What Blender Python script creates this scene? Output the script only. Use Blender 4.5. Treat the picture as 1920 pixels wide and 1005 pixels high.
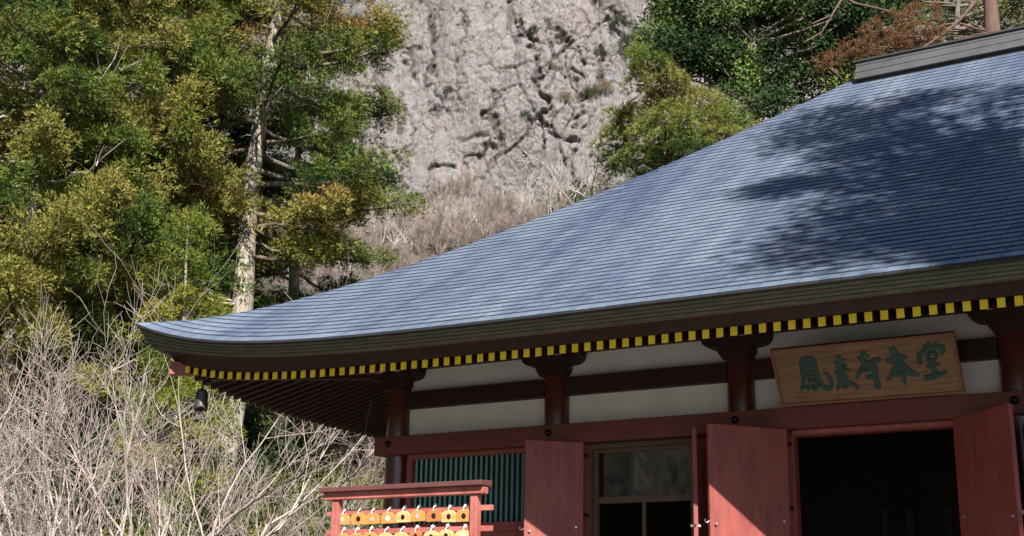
import bpy, math, random
import numpy as np
from mathutils import Vector, Matrix
for o in list(bpy.data.objects): bpy.data.objects.remove(o)
R = math.radians
SC = bpy.context.scene
COL = SC.collection
# ------------------------------------------------------------------ camera
F, YAW, PITCH, ROLL = 2402.58, 0.5465, 0.2790, 0.0208
CAM = np.array([10.0326, -13.6892, -0.3642])
GZ = -1.96                                   # courtyard level
_f = np.array([-math.sin(YAW)*math.cos(PITCH), math.cos(YAW)*math.cos(PITCH), math.sin(PITCH)])
_r0 = np.array([math.cos(YAW), math.sin(YAW), 0.0]); _u0 = np.cross(_r0, _f)
_r = math.cos(ROLL)*_r0 + math.sin(ROLL)*_u0
_u = -math.sin(ROLL)*_r0 + math.cos(ROLL)*_u0
cd = bpy.data.cameras.new('camera'); cam = bpy.data.objects.new('camera', cd); COL.objects.link(cam)
cd.sensor_fit = 'HORIZONTAL'; cd.sensor_width = 36; cd.lens = F/1920*36
cd.clip_start = 0.1; cd.clip_end = 2000
cam.matrix_world = Matrix(((_r[0], _u[0], -_f[0], CAM[0]), (_r[1], _u[1], -_f[1], CAM[1]), (_r[2], _u[2], -_f[2], CAM[2]), (0, 0, 0, 1)))
SC.camera = cam
HF = np.array([-math.sin(YAW), math.cos(YAW), 0.0]); HR = np.array([math.cos(YAW), math.sin(YAW), 0.0])
def at(u, v, d):
    """the place d metres into the scene on the sight line of photo position (u, v)"""
    k = _r*((u-960)/F) - _u*((v-502.5)/F) + _f
    return CAM + k*(d/(k @ HF))
def on_y(u, v, y):
    k = _r*((u-960)/F) - _u*((v-502.5)/F) + _f
    return CAM + k*((y-CAM[1])/k[1])
def project(P):
    q = np.asarray(P) - CAM
    x, y, z = q @ _r, q @ _u, q @ _f
    return 960+F*x/z, 502.5-F*y/z
# ------------------------------------------------------------------ sky, sun, exposure
SUN_EL, SUN_AZ = R(38.8), R(40.0)            # azimuth: to the right of the hall's front
S = np.array([math.sin(SUN_AZ)*math.cos(SUN_EL), -math.cos(SUN_AZ)*math.cos(SUN_EL), math.sin(SUN_EL)])
w = bpy.data.worlds.new('World'); SC.world = w; w.use_nodes = True
nt = w.node_tree; bg = nt.nodes['Background']
sky = nt.nodes.new('ShaderNodeTexSky'); sky.sky_type = 'NISHITA'; sky.sun_disc = False
sky.sun_elevation = SUN_EL; sky.sun_rotation = math.atan2(S[0], S[1]); sky.altitude = 400; sky.dust_density = 0.6; sky.ozone_density = 1.5
nt.links.new(sky.outputs[0], bg.inputs[0]); bg.inputs[1].default_value = 0.05
sl = bpy.data.lights.new('sun', 'SUN'); so = bpy.data.objects.new('sun', sl); COL.objects.link(so)
sl.energy = 5.0; sl.angle = R(0.53); sl.color = (1.0, 0.95, 0.87)
so.rotation_euler = Vector(S).to_track_quat('Z', 'Y').to_euler(); so.location = (30, -30, 40)
SC.view_settings.view_transform = 'Standard'; SC.view_settings.look = 'None'
SC.view_settings.gamma = 1; SC.view_settings.exposure = 1.1; SC.view_settings.use_curve_mapping = False
SC.cycles.max_bounces = 6; SC.cycles.transparent_max_bounces = 24
# ------------------------------------------------------------------ materials
def mat(name, col, rough=.6, metal=0., var=None, vscale=4., bump=0., bscale=20., attr=None, ramp=None, spec=.5, transl=0., coat=0., stretch=None, rvar=0., speck=0., ragged=0.):
    """var: second colour mixed by noise; ramp: [(pos, colour)...] driven by the mesh's 'tint'"""
    m = bpy.data.materials.new(name); m.use_nodes = True
    t = m.node_tree; N = t.nodes; L = t.links
    b = N['Principled BSDF']; b.inputs['Roughness'].default_value = rough; b.inputs['Metallic'].default_value = metal
    b.inputs['Specular IOR Level'].default_value = spec; b.inputs['Coat Weight'].default_value = coat; b.inputs['Coat Roughness'].default_value = .25
    b.inputs['Base Color'].default_value = (*col, 1)
    tc = N.new('ShaderNodeTexCoord'); vec = tc.outputs['Object']
    if stretch:
        mp = N.new('ShaderNodeMapping'); mp.inputs['Scale'].default_value = stretch; L.new(vec, mp.inputs[0]); vec = mp.outputs[0]
    out = None
    if ramp:
        at_ = N.new('ShaderNodeAttribute'); at_.attribute_name = 'tint'
        cr = N.new('ShaderNodeValToRGB'); L.new(at_.outputs['Fac'], cr.inputs[0])
        e = cr.color_ramp.elements
        while len(e) < len(ramp): e.new(.5)
        for k, (p_, c_) in enumerate(ramp): e[k].position = p_; e[k].color = (*c_, 1)
        out = cr.outputs[0]
    if var:
        nz = N.new('ShaderNodeTexNoise'); nz.inputs['Scale'].default_value = vscale; nz.inputs['Detail'].default_value = 6; nz.inputs['Roughness'].default_value = .65
        L.new(vec, nz.inputs['Vector'])
        mr = N.new('ShaderNodeMapRange'); mr.inputs[1].default_value = .35; mr.inputs[2].default_value = .68; L.new(nz.outputs['Fac'], mr.inputs[0])
        mx = N.new('ShaderNodeMix'); mx.data_type = 'RGBA'; L.new(mr.outputs[0], mx.inputs[0])
        if out: L.new(out, mx.inputs[6])
        else: mx.inputs[6].default_value = (*col, 1)
        mx.inputs[7].default_value = (*var, 1); out = mx.outputs[2]
        if rvar:
            mr2 = N.new('ShaderNodeMapRange'); mr2.inputs[3].default_value = rough-rvar; mr2.inputs[4].default_value = rough+rvar
            L.new(nz.outputs['Fac'], mr2.inputs[0]); L.new(mr2.outputs[0], b.inputs['Roughness'])
    if speck:
        ns = N.new('ShaderNodeTexNoise'); ns.inputs['Scale'].default_value = speck; ns.inputs['Detail'].default_value = 2; L.new(vec, ns.inputs['Vector'])
        ms_ = N.new('ShaderNodeMapRange'); ms_.inputs[1].default_value = .34; ms_.inputs[2].default_value = .66; ms_.inputs[3].default_value = .45; ms_.inputs[4].default_value = 1.5; L.new(ns.outputs['Fac'], ms_.inputs[0])
        vm = N.new('ShaderNodeVectorMath'); vm.operation = 'SCALE'; L.new(out, vm.inputs[0]); L.new(ms_.outputs[0], vm.inputs['Scale']); out = vm.outputs[0]
    if out: L.new(out, b.inputs['Base Color'])
    if bump:
        n2 = N.new('ShaderNodeTexNoise'); n2.inputs['Scale'].default_value = bscale; n2.inputs['Detail'].default_value = 5; L.new(vec, n2.inputs['Vector'])
        bp = N.new('ShaderNodeBump'); bp.inputs['Strength'].default_value = bump; bp.inputs['Distance'].default_value = .02
        L.new(n2.outputs['Fac'], bp.inputs['Height']); L.new(bp.outputs[0], b.inputs['Normal'])
    if transl:
        tr = N.new('ShaderNodeBsdfTranslucent'); ms = N.new('ShaderNodeMixShader'); ms.inputs[0].default_value = transl
        if out: L.new(out, tr.inputs[0])
        else: tr.inputs[0].default_value = (*col, 1)
        L.new(b.outputs[0], ms.inputs[1]); L.new(tr.outputs[0], ms.inputs[2]); L.new(ms.outputs[0], N['Material Output'].inputs[0])
        if ragged:                           # leaf edges broken into needles
            nr = N.new('ShaderNodeTexNoise'); nr.inputs['Scale'].default_value = ragged; nr.inputs['Detail'].default_value = 1; L.new(vec, nr.inputs['Vector'])
            gt = N.new('ShaderNodeMath'); gt.operation = 'GREATER_THAN'; gt.inputs[1].default_value = .54; L.new(nr.outputs['Fac'], gt.inputs[0])
            tp = N.new('ShaderNodeBsdfTransparent'); m3 = N.new('ShaderNodeMixShader'); L.new(gt.outputs[0], m3.inputs[0]); L.new(ms.outputs[0], m3.inputs[1]); L.new(tp.outputs[0], m3.inputs[2]); L.new(m3.outputs[0], N['Material Output'].inputs[0])
    return m
M = {}
M['tile'] = mat('roof_copper', (.2, .23, .3), .40, .12, ramp=[(0, (.04, .06, .115)), (.3, (.066, .093, .168)), (.6, (.086, .118, .195)), (1, (.135, .175, .25))], bump=.15, bscale=7, spec=.6, var=(.18, .22, .28), vscale=.5, stretch=(2.2, .35, .35), rvar=.12)
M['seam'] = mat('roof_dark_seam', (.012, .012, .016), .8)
M['deck'] = mat('roof_underlay', (.02, .02, .025), .8)
M['fascia'] = mat('eave_copper', (.14, .14, .09), .5, .15, var=(.075, .08, .06), vscale=3, bump=.2, bscale=14, stretch=(1.5, 3, 6))
M['fascia_dark'] = mat('eave_edge_dark', (.03, .035, .035), .5)
M['ridge'] = mat('ridge_copper', (.115, .115, .125), .45, .2, var=(.08, .075, .075), vscale=3, bump=.1)
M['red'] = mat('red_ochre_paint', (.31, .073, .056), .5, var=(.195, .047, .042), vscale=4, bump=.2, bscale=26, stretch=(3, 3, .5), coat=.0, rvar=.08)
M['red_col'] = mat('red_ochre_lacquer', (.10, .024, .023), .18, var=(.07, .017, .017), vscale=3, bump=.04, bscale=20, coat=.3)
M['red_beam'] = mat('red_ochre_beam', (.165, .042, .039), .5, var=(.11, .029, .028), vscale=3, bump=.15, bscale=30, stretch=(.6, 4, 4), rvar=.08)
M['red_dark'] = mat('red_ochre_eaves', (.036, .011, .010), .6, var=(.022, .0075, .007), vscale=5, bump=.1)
M['yellow'] = mat('yellow_paint', (.95, .72, .025), .5, var=(.86, .56, .015), vscale=9)
M['plaster'] = mat('white_plaster', (.86, .86, .87), .85, var=(.76, .76, .755), vscale=2.5, bump=.1, bscale=30)
M['green_bar'] = mat('green_paint', (.13, .33, .31), .5, var=(.09, .24, .23), vscale=8)
M['black_metal'] = mat('black_iron', (.015, .015, .017), .25, .6)
M['iron'] = mat('weathered_bronze', (.10, .095, .09), .45, .5, var=(.05, .055, .05), vscale=16, bump=.2)
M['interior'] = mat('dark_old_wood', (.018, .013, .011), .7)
M['frame_wood'] = mat('bare_wood', (.13, .085, .06), .6, var=(.08, .05, .035), vscale=6, stretch=(1, 6, 6))
M['glass'] = mat('window_glass', (.012, .014, .016), .04, 0, spec=1.0)
M['steel'] = mat('bright_metal', (.55, .55, .55), .3, .8)
M['stone'] = mat('granite', (.30, .29, .27), .8, var=(.2, .2, .19), vscale=9, bump=.3)
M['sign'] = mat('sign_wood', (.30, .18, .08), .5, var=(.14, .072, .036), vscale=3.2, bump=.12, bscale=14, stretch=(.8, 7, 9))
M['sign_edge'] = mat('sign_frame_wood', (.27, .11, .045), .55, var=(.17, .07, .03), vscale=5, stretch=(1, 6, 6))
M['sign_char'] = mat('verdigris_paint', (.02, .085, .075), .45, var=(.012, .05, .048), vscale=14)
M['rack'] = mat('rack_red_paint', (.44, .15, .125), .5, var=(.29, .075, .065), vscale=6, bump=.1, bscale=40)
M['rack_cap'] = mat('rack_cap_brown', (.13, .045, .045), .6, var=(.09, .032, .033), vscale=6)
M['ema1'] = mat('plaque_orange_wood', (.56, .30, .09), .5, var=(.46, .23, .065), vscale=9, stretch=(2, 5, 14))
M['ema2'] = mat('plaque_pale_wood', (.74, .50, .23), .55, var=(.62, .40, .16), vscale=9, stretch=(2, 5, 14))
M['ema3'] = mat('plaque_red_wood', (.55, .21, .07), .55, var=(.42, .13, .05), vscale=12, stretch=(2, 5, 14))
M['ink'] = mat('black_ink', (.012, .01, .01), .5)
M['white_disc'] = mat('white_print', (.72, .72, .74), .5)
M['grey_disc'] = mat('grey_print', (.32, .33, .36), .5, var=(.55, .55, .58), vscale=60)
M['cord'] = mat('white_cord', (.78, .77, .74), .8)
M['bark'] = mat('cedar_bark', (.42, .37, .30), .9, var=(.15, .12, .095), vscale=2.4, bump=.7, bscale=6, stretch=(3.2, 3.2, .45))
M['limb'] = mat('cedar_limb_bark', (.10, .078, .058), .9, var=(.20, .175, .15), vscale=1.2, bump=.3, bscale=8)
M['dead'] = mat('dead_pale_wood', (.52, .47, .42), .85, var=(.36, .31, .27), vscale=3)
M['twig'] = mat('pale_bare_bark', (.50, .425, .39), .85, var=(.25, .185, .165), vscale=1.5, bump=.2, bscale=20)
M['twig_pink'] = mat('brown_pink_twigs', (.33, .265, .24), .9, var=(.20, .15, .135), vscale=1.2)
M['twig_white'] = mat('white_bare_bark', (.45, .41, .38), .85, var=(.3, .26, .24), vscale=.8)
M['pinebark'] = mat('red_pine_bark', (.14, .075, .055), .9, var=(.06, .045, .04), vscale=2, bump=.6, bscale=9, stretch=(2, 2, .7))
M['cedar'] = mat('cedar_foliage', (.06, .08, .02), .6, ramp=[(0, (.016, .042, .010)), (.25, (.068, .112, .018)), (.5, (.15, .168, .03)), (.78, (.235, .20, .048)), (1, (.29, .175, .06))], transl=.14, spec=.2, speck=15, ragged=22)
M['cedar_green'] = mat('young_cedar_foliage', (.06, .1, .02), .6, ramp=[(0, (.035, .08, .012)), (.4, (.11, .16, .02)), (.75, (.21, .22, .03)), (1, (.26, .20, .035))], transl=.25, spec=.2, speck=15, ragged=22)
M['pine'] = mat('pine_needles', (.1, .16, .03), .5, ramp=[(0, (.035, .075, .02)), (.4, (.11, .165, .032)), (.75, (.21, .25, .05)), (1, (.25, .23, .065))], transl=.22, spec=.25, speck=14)
M['darkpine'] = mat('dark_evergreen_leaves', (.02, .04, .015), .75, ramp=[(0, (.010, .022, .011)), (.5, (.026, .05, .019)), (.85, (.075, .12, .032)), (1, (.15, .21, .05))], transl=.12, spec=.12, speck=7)
M['brownfol'] = mat('brown_cedar_foliage', (.2, .1, .03), .6, ramp=[(0, (.07, .045, .014)), (.5, (.15, .085, .022)), (1, (.24, .125, .035))], transl=.2, spec=.2, speck=9, ragged=14)
M['deadfol'] = mat('dead_pine_needles', (.25, .12, .06), .7, ramp=[(0, (.11, .055, .03)), (.5, (.20, .105, .055)), (1, (.33, .16, .08))], transl=.2, spec=.2)
M['bush'] = mat('bush_leaves', (.1, .13, .03), .55, ramp=[(0, (.018, .035, .012)), (.4, (.055, .08, .02)), (.7, (.14, .15, .03)), (1, (.24, .20, .05))], transl=.25, spec=.3)
M['litter'] = mat('dry_grass', (.3, .22, .13), .9, ramp=[(0, (.14, .095, .06)), (.5, (.25, .18, .11)), (1, (.36, .29, .17))], transl=.2)
# ------------------------------------------------------------------ mesh helpers
def tag(o, label=None, cat=None, group=None, kind=None):
    if label: o['label'] = label
    if cat: o['category'] = cat
    if group: o['group'] = group
    if kind: o['kind'] = kind
    return o
def empty(name, loc, label, cat, group=None):
    o = bpy.data.objects.new(name, None); COL.objects.link(o); o.location = loc; o.empty_display_size = .3
    return tag(o, label, cat, group)
def root_loc(parent):
    l = Vector((0, 0, 0))
    while parent is not None: l += Vector(parent.location); parent = parent.parent
    return np.array(l)
def link(name, me, parent=None, loc=(0, 0, 0)):
    o = bpy.data.objects.new(name, me); COL.objects.link(o); o.parent = parent; o.location = loc
    return o
class MB:
    def __init__(s): s.v = []; s.f = []
    def box(s, x0, x1, y0, y1, z0, z1):
        n = len(s.v)
        s.v += [(x0, y0, z0), (x1, y0, z0), (x1, y1, z0), (x0, y1, z0), (x0, y0, z1), (x1, y0, z1), (x1, y1, z1), (x0, y1, z1)]
        s.f += [tuple(n+i for i in q) for q in ((0, 3, 2, 1), (4, 5, 6, 7), (0, 1, 5, 4), (1, 2, 6, 5), (2, 3, 7, 6), (3, 0, 4, 7))]
        return s
    def hexa(s, p):
        n = len(s.v); s.v += [tuple(map(float, q)) for q in p]
        s.f += [tuple(n+i for i in q) for q in ((0, 3, 2, 1), (4, 5, 6, 7), (0, 1, 5, 4), (1, 2, 6, 5), (2, 3, 7, 6), (3, 0, 4, 7))]
        return s
    def beam(s, a, b, w, h, up=(0, 0, 1)):
        a, b, up = np.array(a, float), np.array(b, float), np.array(up, float)
        d = (b-a)/np.linalg.norm(b-a); r = np.cross(d, up); r /= np.linalg.norm(r); q = np.cross(r, d)
        r *= w/2; q *= h/2
        return s.hexa([a-r-q, a+r-q, b+r-q, b-r-q, a-r+q, a+r+q, b+r+q, b-r+q])
    def tube(s, pts, rad, n=8, cap=True):
        pts = [np.array(p, float) for p in pts]; k = len(pts); base = len(s.v); pr = None
        for i, p in enumerate(pts):
            d = pts[min(i+1, k-1)]-pts[max(i-1, 0)]; d = d/(np.linalg.norm(d)+1e-9)
            if pr is None:
                a = np.array([0, 0, 1.]) if abs(d[2]) < .9 else np.array([1., 0, 0]); pr = np.cross(d, a)
            pr = pr-d*(pr @ d); pr /= np.linalg.norm(pr)+1e-9; q = np.cross(d, pr)
            r = rad[i] if hasattr(rad, '__len__') else rad
            for j in range(n):
                t = 2*math.pi*j/n; s.v.append(tuple(p+r*(math.cos(t)*pr+math.sin(t)*q)))
        for i in range(k-1):
            for j in range(n):
                a = base+i*n+j; b = base+i*n+(j+1) % n; s.f.append((a, b, b+n, a+n))
        if cap: s.f.append(tuple(base+j for j in range(n))[::-1]); s.f.append(tuple(base+(k-1)*n+j for j in range(n)))
        return s
    def lathe(s, prof, c, n=16):
        base = len(s.v)
        for r, z in prof:
            for j in range(n):
                t = 2*math.pi*j/n; s.v.append((c[0]+r*math.cos(t), c[1]+r*math.sin(t), c[2]+z))
        for i in range(len(prof)-1):
            for j in range(n):
                a = base+i*n+j; b = base+i*n+(j+1) % n; s.f.append((a, b, b+n, a+n))
        return s
    def prism(s, poly, frame, depth):
        """poly (2-D), frame (origin, ex, ey, ez): extruded by depth along ez"""
        o, ex, ey, ez = [np.array(q, float) for q in frame]; n = len(poly); b = len(s.v)
        for k in (0, depth):
            for x, y in poly: s.v.append(tuple(o+ex*x+ey*y+ez*k))
        s.f.append(tuple(b+i for i in range(n))[::-1]); s.f.append(tuple(b+n+i for i in range(n)))
        for i in range(n): j = (i+1) % n; s.f.append((b+i, b+j, b+n+j, b+n+i))
        return s
    def build(s, name, m, parent=None, smooth=False, bevel=0, origin=None):
        l = root_loc(parent); off = np.zeros(3)
        if origin is not None: off = np.array(origin, float)-l; l = np.array(origin, float)
        me = bpy.data.meshes.new(name)
        me.from_pydata((np.array(s.v)-l).tolist(), [], s.f); me.materials.append(M[m] if isinstance(m, str) else m)
        if smooth: me.polygons.foreach_set('use_smooth', [True]*len(me.polygons))
        me.update()
        o = link(name, me, parent, tuple(off))
        if bevel:
            b = o.modifiers.new('bevel', 'BEVEL'); b.width = bevel; b.segments = 2; b.limit_method = 'ANGLE'; b.angle_limit = R(40)
        return o
class TB:
    """many tubes at once"""
    def __init__(s): s.g = {}
    def tube(s, pts, rad, n=5, cap=False):
        pts = np.array(pts, float); s.g.setdefault((len(pts), n), []).append((pts, np.broadcast_to(np.asarray(rad, float), (len(pts),)))); return s
    def arrays(s):
        V, Fc, n0 = [], [], 0
        for (k, n), lst in s.g.items():
            P = np.stack([q[0] for q in lst]); Rr = np.stack([q[1] for q in lst]); m = len(lst)
            d = np.gradient(P, axis=1); d /= np.linalg.norm(d, axis=2)[..., None]+1e-9
            a = np.where(np.abs(d.mean(1)[:, 2:3]) < .75, [[0, 0, 1.]], [[1., 0, 0]])[:, None]
            pr = np.cross(d, a); pr /= np.linalg.norm(pr, axis=2)[..., None]+1e-9; q = np.cross(d, pr); t = 2*np.pi*np.arange(n)/n
            V.append((P[:, :, None]+Rr[:, :, None, None]*(np.cos(t)[:, None]*pr[:, :, None]+np.sin(t)[:, None]*q[:, :, None])).reshape(-1, 3))
            b = n0+(np.arange(m)[:, None, None]*k+np.arange(k-1)[None, :, None])*n; j = np.arange(n)[None, None]; j2 = (j+1) % n
            Fc.append(np.stack([b+j, b+j2, b+n+j2, b+n+j], -1).reshape(-1, 4)); n0 += m*k*n
        return np.concatenate(V), np.concatenate(Fc)
    def build(s, name, m, parent=None):
        V, Fc = s.arrays(); return link(name, np_mesh(name, V-root_loc(parent), Fc, m, smooth=True), parent)
def np_mesh(name, verts, faces, m, tint=None, smooth=False):
    """verts (n,3); faces (m,3) or (m,4)"""
    me = bpy.data.meshes.new(name); verts = np.asarray(verts, np.float32); faces = np.asarray(faces, np.int32)
    k = faces.shape[1]
    me.vertices.add(len(verts)); me.vertices.foreach_set('co', verts.ravel())
    me.loops.add(faces.size); me.loops.foreach_set('vertex_index', faces.ravel())
    me.polygons.add(len(faces)); me.polygons.foreach_set('loop_start', np.arange(0, faces.size, k, dtype=np.int32))
    if smooth: me.polygons.foreach_set('use_smooth', np.ones(len(faces), bool))
    me.update(calc_edges=True); me.materials.append(M[m])
    if tint is not None:
        a = me.attributes.new('tint', 'FLOAT', 'POINT'); a.data.foreach_set('value', np.asarray(tint, np.float32))
    return me
def vnoise(x, y, seed=0):
    x = np.asarray(x, float); y = np.asarray(y, float)
    xi = np.floor(x).astype(np.int64); yi = np.floor(y).astype(np.int64); fx = x-xi; fy = y-yi
    fx = fx*fx*fx*(fx*(fx*6-15)+10); fy = fy*fy*fy*(fy*(fy*6-15)+10)
    def h(a, b):
        n = (a*374761393+b*668265263+seed*1442695041) & 0xffffffff
        n = ((n ^ (n >> 13))*1274126177) & 0xffffffff
        return ((n ^ (n >> 16)) & 0xffff)/65535.
    return (h(xi, yi)*(1-fx)+h(xi+1, yi)*fx)*(1-fy)+(h(xi, yi+1)*(1-fx)+h(xi+1, yi+1)*fx)*fy
def worley(x, y, seed=0):
    """distance to the edge between cells, and a random value per cell"""
    xi = np.floor(x).astype(np.int64); yi = np.floor(y).astype(np.int64); f1 = np.full(x.shape, 9.); f2 = f1.copy(); cv = np.zeros(x.shape)
    def h(a, b, k):
        n = (a*374761393+b*668265263+(seed*7+k)*1442695041) & 0xffffffff; n = ((n ^ (n >> 13))*1274126177) & 0xffffffff
        return ((n ^ (n >> 16)) & 0xffff)/65535.
    for i in (-1, 0, 1):
        for j in (-1, 0, 1):
            a, b = xi+i, yi+j; d = np.hypot(a+h(a, b, 1)-x, b+h(a, b, 2)-y); r = h(a, b, 3)
            near = d < f1; f2 = np.where(near, f1, np.minimum(f2, d)); cv = np.where(near, r, cv); f1 = np.where(near, d, f1)
    return f2-f1, cv
def fbm(x, y, oct=5, seed=0, gain=.5):
    s_, a, t = 0, 1., 0
    for k in range(oct): s_ = s_+a*vnoise(x*2**k+k*17.3, y*2**k-k*9.1, seed+k); t += a; a *= gain
    return s_/t
# ------------------------------------------------------------------ the ground
D0 = 30.
def ground_z(x, y):
    x = np.asarray(x, float); y = np.asarray(y, float)
    d = (x-CAM[0])*HF[0]+(y-CAM[1])*HF[1]; a = (x-CAM[0])*HR[0]+(y-CAM[1])*HR[1]
    t = np.maximum(d-D0, 0); rise = .5*t*t/(t+4.)
    b = np.maximum(-a-26-.25*d, 0); rise2 = .45*b*b/(b+6)
    wgt = np.clip((rise+rise2)/6., 0, 1)
    return GZ+np.maximum(rise, rise2)+wgt*(fbm(x*.09, y*.09, 4, 3)-.5)*4.5
def make_ground():
    A = np.concatenate([np.arange(-420, -90, 15), np.arange(-90, 90, 1.5), np.arange(90, 421, 15)])
    Dd = np.concatenate([np.arange(-400, -30, 15), np.arange(-30, 130, 1.5), np.arange(130, 520, 12)])
    a, d = np.meshgrid(A, Dd); X = CAM[0]+a*HR[0]+d*HF[0]; Y = CAM[1]+a*HR[1]+d*HF[1]; Z = ground_z(X, Y)
    v = np.stack([X, Y, Z], -1).reshape(-1, 3); nA = len(A); i = np.arange(len(Dd)-1)[:, None]*nA+np.arange(nA-1)[None]
    f = np.stack([i, i+1, i+1+nA, i+nA], -1).reshape(-1, 4)
    M['soil'] = mat('leaf_litter_and_gravel', (.07, .052, .036), .95, var=(.025, .03, .014), vscale=.5, bump=.6, bscale=3)
    o = link('ground', np_mesh('ground', v, f, 'soil', smooth=True)); tag(o, kind='structure', label='leaf-strewn ground rising into the hillside behind the hall')
    A = np.arange(-14, 40, 2.); Y2 = np.arange(-40, -2.6, 2.)
    b = MB(); b.box(-6, 34, -34, -3.2, GZ-.1, GZ+.03)
    M['gravel'] = mat('pale_courtyard_gravel', (.15, .14, .12), .95, var=(.10, .095, .085), vscale=30, bump=.5, bscale=60)
    g = b.build('courtyard', 'gravel'); tag(g, kind='structure', label='pale gravel courtyard in front of the hall')
make_ground()
# ------------------------------------------------------------------ the cliff
LEDGE = []
def make_cliff():
    dc = 112.
    A = np.concatenate([np.arange(-56, -15, .6), np.arange(-15, 16, .12), np.arange(16, 56, .6)]); Zs = np.concatenate([np.arange(24, 33, .3), np.arange(33, 61, .125), np.arange(61, 78, .5)])
    a, z = np.meshgrid(A, Zs)
    def az(u, v):
        p = at(u, v, dc)-CAM; return p @ HR, p[2]+CAM[2]
    # recession of the rock (metres into the scene is +)
    dep = 9*(fbm(a*.07+3, z*.04, 3, 11)-.5)+(z-30)*.10
    wa = a+.9*(fbm(a*.35, z*.35, 4, 91)-.5)*2; wz = z+.9*(fbm(a*.35+70, z*.35, 4, 92)-.5)*2
    dep -= 1.8*(fbm(wa*.16, wz*.07, 4, 21)-.5)                                           # broad upright ribs
    rough = np.clip(.35+.75*fbm(a*.09+4, z*.09, 3, 5)*1.6-.45, .25, 1); rough = np.maximum(rough, np.clip((a-az(940, 200)[0])/3, 0, 1)*.9)
    for sx, sz, am, gr, wd_, sd in ((.32, .10, .75, .8, .06, 1), (.85, .30, .42, .5, .08, 2), (1.9, 1.0, .24, .26, .12, 3)):   # blocks between joints
        e_, cv = worley(wa*sx, wz*sz, sd); dep -= am*(cv-.5)*rough; dep += gr*np.clip(1-e_/wd_, 0, 1)*rough*np.clip(fbm(a*.2+sd*7, z*.2, 2, 6)*3-.9, 0, 1)
    dep -= .4*(fbm(wa*.6, wz*.35, 5, 61, .62)-.5)
    holes = np.clip((fbm(wa*1.3+7, wz*1.2, 4, 71, .6)-.66)/.07, 0, 1); dep += .14*holes
    # the long cracks of this face
    stain = np.clip(holes*.4, 0, 1); wob = .25+1.5*fbm(a*1.1+3, z*1.1, 4, 84, .65)**1.5
    def crack(path, wd, deep, jag=1.):
        nonlocal dep, stain
        P = np.array([az(*q) for q in path])
        aj = a+jag*(fbm(a*.7, z*.7, 3, 81)-.5)*3; zj = z+jag*(fbm(a*.7+50, z*.7, 3, 82)-.5)*2
        best = np.full_like(a, 1e9)
        for (x0, z0), (x1, z1) in zip(P[:-1], P[1:]):
            t = np.clip(((aj-x0)*(x1-x0)+(zj-z0)*(z1-z0))/((x1-x0)**2+(z1-z0)**2), 0, 1)
            best = np.minimum(best, np.hypot(aj-x0-t*(x1-x0), zj-z0-t*(z1-z0)))
        g = np.clip(1-best/(wd*wob*1.15), 0, 1); dep += .6*deep*g**.7*np.clip(wob, .3, 1); stain = np.maximum(stain, np.clip(g*1.1, 0, .8)); dep += .12*np.clip(1-best/1.6, 0, 1)
    crack([(965, 10), (985, 45), (1002, 90), (1012, 150), (1020, 200), (1048, 240), (1062, 250)], .45, 1.3)
    crack([(810, -10), (812, 60), (808, 130), (812, 200)], .38, .8)
    crack([(1130, 60), (1128, 110), (1122, 150)], .4, 1.2, .3)
    crack([(880, 290), (915, 265), (930, 240), (925, 200), (935, 150)], .45, 1.0)
    crack([(1020, 20), (1062, 45), (1075, 75), (1110, 100)], .5, 1.2)
    crack([(795, 380), (797, 300), (840, 302)], .45, 1.0)
    crack([(960, 40), (1000, 60), (1035, 55)], .4, .8)
    crack([(860, 20), (870, 90), (850, 130), (862, 190)], .3, .6)
    crack([(1040, 110), (1075, 130), (1090, 180), (1080, 220)], .3, .7)
    crack([(900, 110), (940, 105), (985, 112)], .3, .6)
    crack([(740, 150), (760, 210), (752, 290)], .3, .6)
    crack([(700, 60), (760, 50), (775, 120)], .5, .8)
    crack([(1150, -10), (1190, 30), (1215, 50)], .5, 1.0, .3)
    # the smooth leaning slab on the right
    s0, z0 = az(1160, 30); sl_ = np.clip(((a-s0)*.8+(z-z0)*.6)/2.5, 0, 1); dep = dep*(1-.6*sl_)+sl_*((a-s0)*.22+1.2)
    X = CAM[0]+a*HR[0]+(dc+dep)*HF[0]; Y = CAM[1]+a*HR[1]+(dc+dep)*HF[1]
    v = np.stack([X, Y, z], -1).reshape(-1, 3); nA = len(A); i = np.arange(len(Zs)-1)[:, None]*nA+np.arange(nA-1)[None]
    f = np.stack([i, i+1, i+1+nA, i+nA], -1).reshape(-1, 4)
    m = bpy.data.materials.new('cliff_rock'); m.use_nodes = True; M['rock'] = m
    t = m.node_tree; N = t.nodes; L = t.links; b = N['Principled BSDF']; b.inputs['Roughness'].default_value = .95; b.inputs['Specular IOR Level'].default_value = .15
    tc = N.new('ShaderNodeTexCoord')
    def noise(sc, det=6, stretch=(1, 1, 1), rgh=.6):
        mp = N.new('ShaderNodeMapping'); mp.inputs['Scale'].default_value = stretch; L.new(tc.outputs['Object'], mp.inputs[0])
        n = N.new('ShaderNodeTexNoise'); n.inputs['Scale'].default_value = sc; n.inputs['Detail'].default_value = det; n.inputs['Roughness'].default_value = rgh; L.new(mp.outputs[0], n.inputs['Vector']); return n.outputs['Fac']
    def rng(x, a0, a1):
        r_ = N.new('ShaderNodeMapRange'); r_.inputs[1].default_value = a0; r_.inputs[2].default_value = a1; L.new(x, r_.inputs[0]); return r_.outputs[0]
    def mix(fac, c1, c2):
        x = N.new('ShaderNodeMix'); x.data_type = 'RGBA'; L.new(fac, x.inputs[0])
        for k, c in ((6, c1), (7, c2)):
            if isinstance(c, tuple): x.inputs[k].default_value = (*c, 1)
            else: L.new(c, x.inputs[k])
        return x.outputs[2]
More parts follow.
